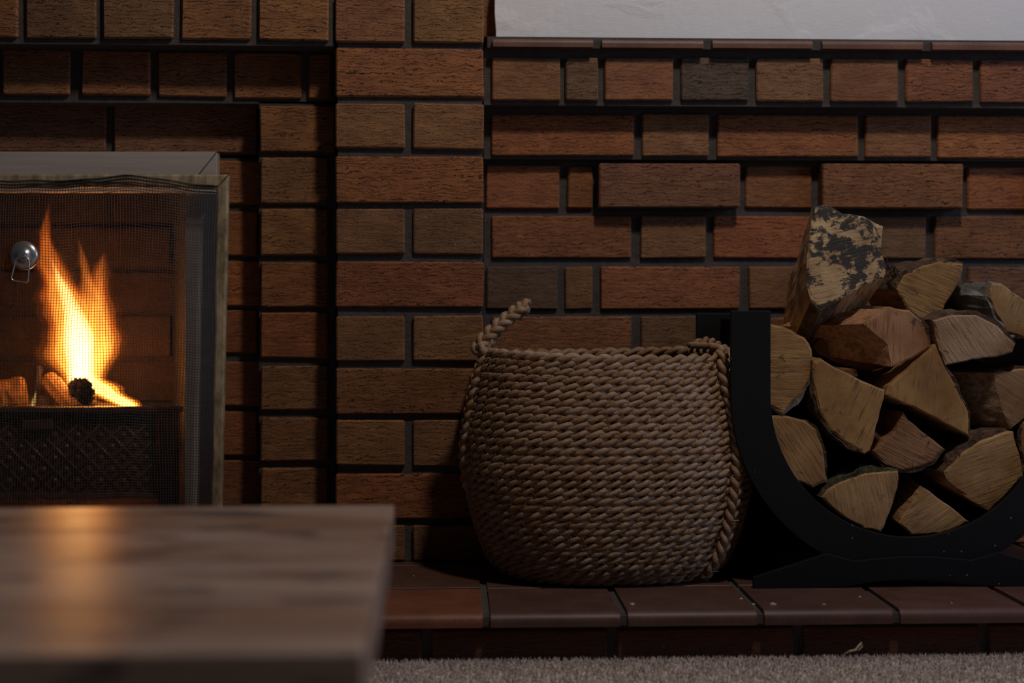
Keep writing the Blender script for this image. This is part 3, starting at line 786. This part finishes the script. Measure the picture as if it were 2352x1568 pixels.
# ring pull
pc = P(55, 587, YS - 0.014); kn = MB(); K = 28
prof = [(0.0, -0.010), (0.004, -0.0098), (0.0085, -0.0085), (0.0095, -0.0068), (0.014, -0.0058), (0.0185, -0.0038), (0.0208, -0.0015), (0.0212, 0.0005), (0.020, 0.002)]
vs = []
for (r_, y) in prof:
    for k in range(K):
        q = 2*math.pi*k/K; vs.append(pc + Vector((r_*math.cos(q), y, r_*math.sin(q))))
kn.add(vs, [(j*K+k, j*K+(k+1) % K, (j+1)*K+(k+1) % K, (j+1)*K+k) for j in range(len(prof)-1) for k in range(K)])
knob = kn.build('pull_plate', M_CHROME, screen, pc, smooth=True)
st = MB(); a = P(50, 590, YS - 0.026); st.box(a.x - 0.005, a.x + 0.005, a.y - 0.003, a.y + 0.008, a.z - 0.003, a.z + 0.003); st.build('staple', M_CHROME, knob)
rp = MB(); yy = YS - 0.029
rp.tube([P(*q, yy) for q in [(38, 592), (34, 605), (30, 622), (26, 636), (27, 642), (34, 645), (48, 647), (60, 648), (64, 645), (65, 636), (66, 615), (66, 598), (63, 591), (50, 589)]], 0.0014, 8, closed=True)
rp.build('ring_pull', M_CHROME, knob, smooth=True)

# ------------------------------------------------------------------ basket
BX0 = P(1395, 690, -0.085).x; BYc = -0.085
bd = (BYc + DC)
prof_px = [(1352,205),(1340,238),(1320,262),(1300,276),(1240,297),(1170,315),(1085,327),(1010,325),(930,310),(870,296),(822,281)]
# height and half width along the profile
PR = []
for (y, hw) in prof_px:
    fr = 0.0
    z = CAMZ - (y - HOR)/FPX*(bd - 0.115*(1 if y < 1320 else 1)); PR.append((max(z, ZH + 0.006), hw/FPX*bd))
PR[0] = (ZH + 0.0055, PR[0][1])
# resample by arc length
def resample(pr, step):
    out = [pr[0]]; acc = 0.0
    dense = []
    for i in range(len(pr)-1):
        for k in range(40): t = k/40; dense.append((pr[i][0]*(1-t) + pr[i+1][0]*t, pr[i][1]*(1-t) + pr[i+1][1]*t))
    dense.append(pr[-1]); last = dense[0]
    for d in dense[1:]:
        acc += math.hypot(d[0]-last[0], d[1]-last[1]); last = d
        if acc >= step: out.append(d); acc = 0.0
    return out
RINGS = resample(PR, 0.0098)
def ring_pt(phi, hw, z, out=0.0):
    n_ = 2.35; c, s = math.cos(phi), math.sin(phi)
    dp = 0.118 + (hw - 0.165)*0.62
    x = abs(c)**(2/n_)*math.copysign(1, c)*(hw + out); y = abs(s)**(2/n_)*math.copysign(1, s)*(dp + out)
    return Vector((BX0 + x, BYc + y, z + 0.003*math.sin(phi*2 + z*20)*max(0, (z-0.2)/0.16)))
basket = empty('basket', (BX0, BYc, ZH)); tag(basket, 'round coiled seagrass rope basket with braided handles standing on the hearth', 'basket')
def rope_mesh(path, normals, a, b_, pitch, closed, K=6, per=10, strands=2, phase=0.0, bup=None, seed=0):
    """twisted strands round a path sampled finely by arc length"""
    mb = MB(); rr = random.Random(seed)
    n_ = len(path); L_ = [0.0]
    for i in range(1, n_ + (1 if closed else 0)): L_.append(L_[-1] + (path[i % n_] - path[i-1]).length)
    tot = L_[-1]; turns = max(1, round(tot/pitch)) if closed else tot/pitch
    for s_ in range(strands):
        vs = []
        for i in range(n_):
            ph = phase + 2*math.pi*(turns*L_[i]/tot) + 2*math.pi*s_/strands
            Nn = normals[i]; B = bup[i]
            c = path[i] + (Nn*math.cos(ph) + B*math.sin(ph))*a
            rad = b_*(1 + 0.10*math.sin(i*0.37 + seed) + rr.uniform(-0.04, 0.04))
            for k in range(K):
                q = 2*math.pi*k/K; vs.append(c + (Nn*math.cos(q) + B*math.sin(q))*rad)
        m_ = n_ if closed else n_-1
        fs = [(i*K+k, ((i+1) % n_)*K+k, ((i+1) % n_)*K+(k+1) % K, i*K+(k+1) % K) for i in range(m_) for k in range(K)]
        mb.add(vs, fs)
    return mb
for ri, (z, hw) in enumerate(RINGS):
    raw = [ring_pt(2*math.pi*i/720, hw, z) for i in range(720)]
    cum = [0.0]
    for i in range(1, 721): cum.append(cum[-1] + (raw[i % 720] - raw[i-1]).length)
    tot = cum[-1]; ns = 300; path = []; j = 0
    for i in range(ns):
        d = tot*i/ns
        while cum[j+1] < d: j += 1
        t = (d - cum[j])/(cum[j+1] - cum[j] + 1e-9); path.append(raw[j].lerp(raw[(j+1) % 720], t))
    nr, bu = [], []
    for i in range(ns):
        t = (path[(i+1) % ns] - path[i-1]).normalized(); nn = t.cross(UP); nr.append(nn.normalized()); bu.append(UP)
    lip = 1.12 if ri == len(RINGS)-1 else 1.0
    rope_mesh(path, nr, 0.0030*lip, 0.0040*lip, 0.040*rnd.uniform(0.92, 1.1), True, 7, 10, 2, rnd.uniform(0, 6), bu, ri).build('rope_coil', M_ROPE, basket, (BX0, BYc, z), smooth=True)
# inner lining and bottom
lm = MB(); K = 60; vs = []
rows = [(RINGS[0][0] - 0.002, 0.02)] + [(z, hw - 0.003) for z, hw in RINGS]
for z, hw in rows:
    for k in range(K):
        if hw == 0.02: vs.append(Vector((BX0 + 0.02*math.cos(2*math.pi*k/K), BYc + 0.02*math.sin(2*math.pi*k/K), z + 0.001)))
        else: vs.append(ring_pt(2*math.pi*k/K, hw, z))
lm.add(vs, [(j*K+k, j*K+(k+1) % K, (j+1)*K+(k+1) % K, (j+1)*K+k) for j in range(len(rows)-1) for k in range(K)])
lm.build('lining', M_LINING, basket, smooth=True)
# stitches: fine raffia fibres between the coils
fb = MB()
for ri in range(len(RINGS)-1):
    z0, h0 = RINGS[ri]; z1, h1 = RINGS[ri+1]
    for i in range(120):
        ph = 2*math.pi*(i + rnd.uniform(-0.4, 0.4))/120
        if math.sin(ph) > 0.35: continue
        sl = rnd.choice((-1, 1))*rnd.uniform(0.006, 0.02)
        a = ring_pt(ph, h0*0.5 + h1*0.5, z0*0.6 + z1*0.4, 0.0042); b2 = ring_pt(ph + sl, h0*0.2 + h1*0.8, z0*0.1 + z1*0.9 + rnd.uniform(-0.002, 0.003), 0.0068 + rnd.uniform(0, 0.001))
        c = ring_pt(ph + sl*0.5, h0, z0, 0.0062 + rnd.uniform(0, 0.001))
        fb.tube([c, a, b2], 0.00028, 3, caps=False)
o = fb.build('stitching', M_FIBRE, basket); tag(o, kind='stuff')
# braided handles
def catmull(ctrl, per=14):
    out = []
    for i in range(len(ctrl)-1):
        p0 = ctrl[max(i-1, 0)]; p1 = ctrl[i]; p2 = ctrl[i+1]; p3 = ctrl[min(i+2, len(ctrl)-1)]
        for k in range(per):
            t = k/per; out.append(0.5*((2*p1) + (-p0+p2)*t + (2*p0-5*p1+4*p2-p3)*t*t + (-p0+3*p1-3*p2+p3)*t**3))
    out.append(ctrl[-1]); return out
def braid(name, ctrl, wide, thick, rad, pitch, ref, parent, K=7):
    pts = catmull([Vector(c) for c in ctrl], 22)
    # resample evenly
    cum = [0.0]
    for i in range(1, len(pts)): cum.append(cum[-1] + (pts[i]-pts[i-1]).length)
    ns = int(cum[-1]/0.0016); res = []; j = 0
    for i in range(ns+1):
        d = cum[-1]*i/ns
        while j < len(pts)-2 and cum[j+1] < d: j += 1
        t = (d-cum[j])/(cum[j+1]-cum[j]+1e-9); res.append(pts[j].lerp(pts[j+1], min(1, t)))
    mb = MB(); frames = []
    for i in range(ns+1):
        t = (res[min(i+1, ns)] - res[max(i-1, 0)]).normalized()
        rf = Vector(ref(res[i])) if callable(ref) else Vector(ref)
        n_ = (rf - t*rf.dot(t)); n_ = n_.normalized() if n_.length > 1e-4 else t.orthogonal().normalized()
        frames.append((t, n_, t.cross(n_)))
    for s_ in range(3):
        cs = []
        for i in range(ns+1):
            ph = 2*math.pi*(cum[-1]*i/ns)/pitch + 2*math.pi*s_/3; t, n_, b_ = frames[i]
            cs.append(res[i] + b_*(wide*math.sin(ph)) + n_*(thick*math.sin(2*ph)))
        mb.tube(cs, rad, K)
    return mb.build(name, M_ROPE, parent, smooth=True)
zr, hr = RINGS[-1]
def on_side(phi, frac, out=0.009):      # frac 0 bottom .. 1 rim
    i = frac*(len(RINGS)-1); j = int(min(i, len(RINGS)-2)); t = i - j
    z = RINGS[j][0]*(1-t) + RINGS[j+1][0]*t; hw = RINGS[j][1]*(1-t) + RINGS[j+1][1]*t
    return ring_pt(phi, hw, z, out)
outw = lambda p: (p.x - BX0, (p.y - BYc)*1.5, 0.0)
# right handle: up the front of the right end, a flopped loop over the rim, and down the far side
pf, pb = math.radians(-41), math.radians(12)
ctrl = [on_side(pf, f) for f in (0.06, 0.2, 0.35, 0.5, 0.65, 0.8, 0.93)]
ctrl += [ring_pt(math.radians(-36), hr, zr + 0.006, 0.002), P(1590, 801, -0.10), P(1625, 789, -0.085), P(1660, 806, -0.06), ring_pt(pb, hr, zr - 0.004, 0.009)]
ctrl += [on_side(pb, f) for f in (0.85, 0.7, 0.5, 0.3, 0.12)]
braid('handle', ctrl, 0.0062, 0.0032, 0.0044, 0.046, outw, basket)
# left handle: raised loop leaning in over the basket
qf, qb = math.radians(191), math.radians(160)
ctrl = [on_side(qf, f, 0.005) for f in (0.45, 0.6, 0.75, 0.9, 1.0)]
rim = ring_pt(qf, hr, zr)
ctrl += [P(1098, 798, rim.y + 0.004), P(1122, 768, rim.y + 0.010), P(1160, 735, rim.y + 0.022), P(1198, 706, rim.y + 0.035), P(1207, 703, rim.y + 0.055), P(1196, 712, rim.y + 0.078), P(1150, 745, rim.y + 0.095), P(1128, 775, rim.y + 0.105)]
ctrl += [on_side(qb, f) for f in (0.98, 0.85, 0.7, 0.5)]
braid('handle', ctrl, 0.0066, 0.0034, 0.0047, 0.046, lambda p: (-0.55, -0.85, 0.15) if p.z > zr + 0.01 else outw(p), basket)
fr = MB()
for k in range(26):
    s0 = on_side(pf, rnd.choice((0.05, 0.97)), 0.008); fr.tube([s0, s0 + Vector((rnd.uniform(-0.008, 0.008), rnd.uniform(-0.008, 0.002), rnd.uniform(-0.012, 0.008)))], 0.0004, 3)
s0 = on_side(pf, 0.06, 0.012); fr.tube([s0, s0 + Vector((0.008, -0.006, -0.014)), s0 + Vector((0.012, -0.008, -0.022)), s0 + Vector((0.013, -0.008, -0.029))], 0.0006, 4)
for f in (0.1, 0.34, 0.52, 0.72, 0.9):       # thin ties across the braid
    c = on_side(pf, f, 0.013); fr.tube([c + Vector((-0.011, -0.002, 0)), c + Vector((0.0, -0.004, 0.001)), c + Vector((0.009, 0.004, 0))], 0.0009, 5)
o = fr.build('loose_fibre', M_FIBRE, basket); tag(o, kind='stuff')

# ------------------------------------------------------------------ log holder
HY0, HY1 = -0.203, 0.070
holder = empty('log_holder', P(2093, 1356, -0.07)); WL[holder.name] = Vector((P(2093, 1356, HY0).x, -0.07, ZH)); holder.location = WL[holder.name]
tag(holder, 'black steel log holder with U-shaped hoop and splayed foot beside the basket', 'log holder')
sc = (HY0 + DC)/FPX*1.0
hc = P(2093, 908, HY0); RI = 321*0.000568*1.0; 
pxm = (P(2193, 908, HY0).x - P(2093, 908, HY0).x)/100.0
RI, RO = 321*pxm, 411*pxm
ztop = P(1700, 713, HY0).z
def hoop(name, y0, y1, dz=0.0):
    cx_, cz_ = hc.x, hc.z
    inner = [(cx_ - RI, ztop + dz)] + [(cx_ - RI*math.cos(a), cz_ - RI*math.sin(a)) for a in np.linspace(0, math.pi, 49)] + [(cx_ + RI, ztop + dz)]
    zf = ZH + 0.0005
    a1 = math.radians(62)
    outer = [(cx_ - RO, ztop + dz)] + [(cx_ - RO*math.cos(a), cz_ - RO*math.sin(a)) for a in np.linspace(0, a1, 20)]
    outer_r = [(2*cx_ - x, z) for x, z in outer]
    mb = MB()
    # quads between inner and outer for the ring, front/back; the foot is a second plate welded on
    oo = [(cx_ - RO, ztop + dz)] + [(cx_ - RO*math.cos(a), cz_ - RO*math.sin(a)) for a in np.linspace(0, math.pi, 49)] + [(cx_ + RO, ztop + dz)]
    oo = [(x, max(z, ZH + 0.019)) for x, z in oo]
    n_ = len(inner)
    vs = [(x, y0, z) for x, z in inner] + [(x, y0, z) for x, z in oo] + [(x, y1, z) for x, z in inner] + [(x, y1, z) for x, z in oo]
    fs = []
    for i in range(n_-1):
        fs += [(i, n_+i, n_+i+1, i+1), (2*n_+i, 2*n_+i+1, 3*n_+i+1, 3*n_+i), (i, i+1, 2*n_+i+1, 2*n_+i), (n_+i, 3*n_+i, 3*n_+i+1, n_+i+1)]
    fs += [(0, 2*n_, 3*n_, n_), (n_-1, 2*n_-1, 4*n_-1, 3*n_-1)]
    mb.add(vs, fs); o = mb.build(name, M_BLACK, holder)
    md = o.modifiers.new('bevel', 'BEVEL'); md.width = 0.0008; md.segments = 2; md.limit_method = 'ANGLE'
    return o
hoop('hoop', HY0, HY0 + 0.008); hoop('hoop', HY1 - 0.008, HY1, -0.006)
def foot(y0, y1):
    pts = [(1730,1356),(1730,1331),(1895,1279),(1960,1296),(2000,1292),(2050,1288),(2093,1287),(2136,1288),(2186,1292),(2226,1296),(2291,1279),(2456,1331),(2456,1356)]
    arch = [(2250,1354),(2200,1345),(2150,1340),(2093,1338),(2036,1340),(1986,1345),(1936,1354)]
    pl = [(P(2093, 1356, HY0).x + (a-2093)*pxm, ZH + 0.0005 + (1356-b_)*pxm) for a, b_ in pts + arch]
    mb = MB(); mb.prism(pl, y0, y1)
    o = mb.build('foot', M_BLACK, holder); md = o.modifiers.new('bevel', 'BEVEL'); md.width = 0.0006; md.segments = 2; md.limit_method = 'ANGLE'
foot(HY0 - 0.0085, HY0 - 0.0005); foot(HY1 - 0.017, HY1 - 0.009)
tr = MB(); cx_, cz_ = hc.x, hc.z; R0 = RI + 0.012; R1_ = RI + 0.015
zs = P(1640, 733, 0.0).z
ins = [(cx_ - R0, zs)] + [(cx_ - R0*math.cos(a), cz_ - R0*math.sin(a)) for a in np.linspace(0, math.pi, 49)] + [(cx_ + R0, zs)]
ous = [(cx_ - R1_, zs)] + [(cx_ - R1_*math.cos(a), cz_ - R1_*math.sin(a)) for a in np.linspace(0, math.pi, 49)] + [(cx_ + R1_, zs)]
n_ = len(ins); y0, y1 = HY0 + 0.008, HY1 - 0.008
vs = [(x, y0, z) for x, z in ins] + [(x, y0, z) for x, z in ous] + [(x, y1, z) for x, z in ins] + [(x, y1, z) for x, z in ous]; fs = []
for i in range(n_-1): fs += [(i, i+1, 2*n_+i+1, 2*n_+i), (n_+i, 3*n_+i, 3*n_+i+1, n_+i+1), (i, n_+i, n_+i+1, i+1), (2*n_+i, 2*n_+i+1, 3*n_+i+1, 3*n_+i)]
fs += [(0, 2*n_, 3*n_, n_), (n_-1, 2*n_-1, 4*n_-1, 3*n_-1)]
tr.add(vs, fs); tr.build('trough', M_BLACK, holder, smooth=False)

# ------------------------------------------------------------------ firewood
GOLD, PALE, RED, GREY = (0.46, 0.26, 0.088), (0.50, 0.295, 0.125), (0.36, 0.185, 0.082), (0.46, 0.305, 0.185)
FG = 'split logs stacked in the log holder'
def flog(label, *a, **k):
    o = log('firewood_log', *a, **k); tag(o, label, 'log', FG); return o
B, W, G = M_BARK, M_BIRCH, M_MOSS
# bottom of the trough
flog('gold split log with mossy bark at the bottom left of the log pile', [(2063,1080),(2061,1120),(2046,1170),(2022,1222),(1985,1213),(1945,1192),(1905,1162),(1885,1140),(1900,1125),(1935,1104),(1990,1086)], -0.185, (0.0,0.22,0), (2110,1290), PALE, [(7,0,G)], seed=11, bark_t=0.007)
flog('small pointed log with striped sawn end lying lowest in the holder', [(2120,1118),(2150,1140),(2190,1168),(2225,1196),(2208,1207),(2160,1224),(2092,1228),(2064,1202),(2070,1188)], -0.175, (0.0,0.2,0.012), (2125,1110), PALE, [(3,5,B)], seed=12)
flog('large pale log with cracked end at the lower right of the pile', [(2215,1035),(2250,1013),(2312,990),(2326,990),(2340,1040),(2350,1092),(2310,1140),(2270,1171),(2232,1150),(2178,1112),(2168,1082)], -0.182, (-0.012,0.22,0), (2360,1200), PALE, [(10,2,B)], seed=13, bark_t=0.008)
flog('gold log with a dark knot against the lower left curve of the hoop', [(1757,952),(1810,955),(1850,965),(1872,985),(1886,1020),(1894,1055),(1898,1105),(1866,1118),(1812,1098),(1780,1060)], -0.178, (0.008,0.21,0), (1830,1010), (0.43,0.235,0.085), [(2,6,G)], seed=14)
flog('small dark-gold wedge log in the middle of the pile below the pale quarter log', [(2072,946),(2085,965),(2130,1000),(2168,1030),(2140,1060),(2110,1074),(2070,1079),(2032,1064),(2003,1036),(2058,990)], -0.172, (-0.03,0.2,0.006), (2075,930), RED, [(3,8,B)], seed=15)
flog('smooth pale quarter log with curved bark edge in the centre left of the pile', [(1868,830),(1884,822),(1920,845),(1995,880),(2032,896),(2030,915),(2012,980),(1998,1034),(1985,1040),(1945,1020),(1905,985),(1880,940),(1868,890)], -0.186, (0.0,0.23,0), (2035,890), GOLD, [(7,0,B)], seed=16)
flog('peaked gold log standing in the centre of the pile above the dark wedge', [(2148,788),(2165,830),(2200,900),(2222,945),(2224,1000),(2160,965),(2110,940),(2060,920),(2033,905),(2040,885),(2080,850),(2120,815)], -0.180, (0.0,0.22,-0.01), (2040,1000), GOLD, [(1,4,B)], seed=17)
flog('log with pale sawn end at the right edge below the grey wedge', [(2282,856),(2340,846),(2395,850),(2440,890),(2430,960),(2352,962),(2322,985),(2305,950),(2290,900)], -0.170, (-0.14,0.17,0.0), (2380,930), GREY, [(0,3,B)], seed=18, side_mat=M_SIDE)
flog('dark log end between the pale cracked log and the right edge of the picture', [(2348,968),(2400,958),(2450,985),(2440,1060),(2385,1090),(2358,1080),(2345,1035)], -0.17, (0.0,0.2,0), (2400,1020), RED, [(3,6,B),(6,1,B)], seed=19)
flog('gold log with dusty top pressed against the left arm of the hoop', [(1752,738),(1800,750),(1848,775),(1865,802),(1862,870),(1840,905),(1796,950),(1776,938),(1752,930)], -0.180, (0.0,0.22,0), (1700,900), GOLD, [(4,7,W)], seed=20, bark_t=0.006)
flog('grey rough-sawn wedge log below the silver-barked one', [(2142,735),(2182,723),(2240,724),(2290,748),(2330,790),(2325,808),(2290,819),(2230,826),(2172,838),(2155,800)], -0.183, (0.0,0.22,0), (2190,900), GREY, [(0,4,B)], seed=21, bark_t=0.007)
flog('reddish split log lying across the pile under the mouldy log', [(1982,745),(2040,704),(2088,713),(2118,738),(2137,797),(2095,822),(2047,842),(2036,792)], -0.175, (-0.105,0.10,0.0), (2060,900), (0.50,0.26,0.125), [(2,4,B)], seed=22, taper=0.62, side_mat=M_SIDEX)
flog('log coloured dark as the shaded side of the reddish split log, resting on the left log', [(1868,795),(1920,740),(1975,700),(2050,705),(2060,838),(1992,852),(1930,835),(1880,812)], -0.110, (-0.02,0.15,0), (1990,800), (0.22,0.11,0.05), None, seed=23)  # dark colour stands in for the shaded flank of the reddish log
flog('quarter log with arched bark on top behind the reddish log', [(2058,662),(2076,632),(2120,609),(2170,599),(2212,605),(2206,640),(2190,668),(2172,700),(2142,762),(2110,745),(2085,712)], -0.120, (0.0,0.17,0), (2135,780), GOLD, [(0,4,B)], seed=24, bark_t=0.007)
flog('silver-barked birch log at the upper right of the pile', [(2277,650),(2302,654),(2352,688),(2390,722),(2395,775),(2352,776),(2312,760),(2288,722),(2272,682)], -0.150, (-0.07,0.20,0.0), (2350,700), PALE, [(5,1,W)], seed=25, bark_t=0.006)
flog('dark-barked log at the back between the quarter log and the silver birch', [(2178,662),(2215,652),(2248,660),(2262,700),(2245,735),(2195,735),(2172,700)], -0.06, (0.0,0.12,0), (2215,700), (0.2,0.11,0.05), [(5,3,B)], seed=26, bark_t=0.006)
flog('filler log with shade in its dark colour deep in the middle of the pile behind the peaked log', [(2040,850),(2150,800),(2290,840),(2300,1000),(2180,1080),(2060,1090),(1900,1090),(1890,900)], -0.03, (0.0,0.09,0), (2100,950), (0.16,0.085,0.04), None, seed=27)  # added to fill the gaps, the pile's inner shade is in its colour
flog('blocky log with black mould on its sawn end at the top of the pile', [(1873,473),(1905,470),(1940,489),(1990,496),(2031,519),(2027,545),(2024,580),(2033,612),(2028,640),(1985,653),(1930,684),(1882,710),(1858,690),(1848,650),(1853,600),(1861,540)], -0.155, (-0.014,0.12,-0.095), (1990,560), (0.60,0.41,0.215), [(10,12,B)], end_mat=M_ENDM, seed=28, taper=0.8, tiltz=0.15, side_mat=M_SIDEZ)
tw = MB()
for k in range(16):
    p = P(rnd.uniform(2028, 2062), rnd.uniform(610, 650), -0.10); pts = [p]
    for j in range(4): pts.append(pts[-1] + Vector((rnd.uniform(-0.007, 0.007), rnd.uniform(-0.006, 0.006), rnd.uniform(-0.007, 0.009))))
    tw.tube(pts, 0.0007, 4)
o = tw.build('dry_moss', M_TWIG, None, P(2045, 640, -0.10)); tag(o, 'tangle of dry reddish moss beside the mouldy log', 'moss', kind='stuff')

# ------------------------------------------------------------------ coffee table
TZ = 0.25
def tpt(px, py):                      # pixel on the table top plane
    d = FWD + RGT*((px-1176)/FPX) + UP*((HOR-py)/FPX); return cam.location + d*((TZ - CAMZ)/d.z)
br, frn = tpt(906, 1159), tpt(837, 1497)
table = empty('coffee_table', ((br.x - 0.55), (br.y + frn.y)/2, 0.0)); tag(table, 'worn plank coffee table top out of focus in the foreground', 'coffee table')
TH = 0.042; xl = br.x - 1.15
yk = [br.y, br.y - 0.135, br.y - 0.275, br.y - 0.415, frn.y]
for i in range(4):
    ya, yb2 = yk[i], yk[i+1]
    tx = lambda y: br.x + (frn.x - br.x)*(y - br.y)/(frn.y - br.y)
    mb = MB(); g = 0.0006
    mb.add([(xl, yb2+g, TZ-TH), (tx(yb2), yb2+g, TZ-TH), (tx(ya), ya-g, TZ-TH), (xl, ya-g, TZ-TH), (xl, yb2+g, TZ), (tx(yb2), yb2+g, TZ), (tx(ya), ya-g, TZ), (xl, ya-g, TZ)],
           [(0,3,2,1),(4,5,6,7),(0,1,5,4),(1,2,6,5),(2,3,7,6),(3,0,4,7)])
    o = mb.build('plank', M_TABLE, table, ((xl+br.x)/2, (ya+yb2)/2, TZ)); md = o.modifiers.new('bevel', 'BEVEL'); md.width = 0.0025; md.segments = 3
for (x, y) in ((br.x - 0.16, br.y - 0.09), (frn.x - 0.16, frn.y + 0.09), (xl + 0.1, br.y - 0.09), (xl + 0.1, frn.y + 0.09)):
    mb = MB(); mb.box(x - 0.035, x + 0.035, y - 0.035, y + 0.035, 0.0, TZ - TH - 0.0005)
    o = mb.build('leg', M_TABLE, table); md = o.modifiers.new('bevel', 'BEVEL'); md.width = 0.004; md.segments = 2

# ------------------------------------------------------------------ crumbs on the hearth, shaving on the carpet
def hpt(px, py, z):
    d = FWD + RGT*((px-1176)/FPX) + UP*((HOR-py)/FPX); return cam.location + d*((z - CAMZ)/d.z)
crumbs = [('largest pale wood crumb on the hearth in front of the log holder foot', 1775, 1387, 0.0028), ('pale wood crumb on the hearth under the basket', 1452, 1387, 0.0024),
          ('tiny pale crumb on the hearth tile right of the basket', 1702, 1374, 0.0016), ('tiny pale crumb in front of the middle of the foot', 1975, 1370, 0.0015),
          ('small crumb on the hearth joint beside the basket', 1730, 1387, 0.0017), ('small crumb near the front of the hearth below the hoop', 1893, 1387, 0.0013),
          ('tiny crumb on the right part of the hearth', 2185, 1384, 0.0012), ('tiny crumb left of the basket near the table corner', 950, 1322, 0.0013)]
for i, (lab, a, b_, s_) in enumerate(crumbs):
    c = hpt(a, b_, ZH + 0.0012); rr = random.Random(i); mb = MB(); vs = []
    for j in range(3):
        for k in range(7):
            q = 2*math.pi*k/7; r_ = s_*(1.0, 0.8, 0.3)[j]*rr.uniform(0.7, 1.3); vs.append(c + Vector((1.5*r_*math.cos(q), r_*math.sin(q), s_*0.45*j - 0.0005)))
    mb.add(vs, [(j*7+k, j*7+(k+1) % 7, (j+1)*7+(k+1) % 7, (j+1)*7+k) for j in range(2) for k in range(7)] + [tuple(range(6, -1, -1)), tuple(14+k for k in range(7))])
    o = mb.build('wood_crumb', M_CRUMB, None, c); tag(o, lab, 'crumb', 'wood crumbs on the hearth')
sh = MB(); c = hpt(1962, 1497, 0.006)
sh.tube([c + Vector(v) for v in [(-0.012,0,-0.002),(-0.006,-0.003,0.002),(0.001,-0.002,0.003),(0.006,0,0.008),(0.009,0.002,0.011),(0.010,0.001,0.006),(0.005,-0.001,0.002)]], [0.0008,0.0015,0.0017,0.0015,0.0013,0.001,0.0006], 6)
o = sh.build('wood_shaving', M_CRUMB, None, c); tag(o, 'curled wood shaving on the carpet edge below the log holder', 'wood shaving')
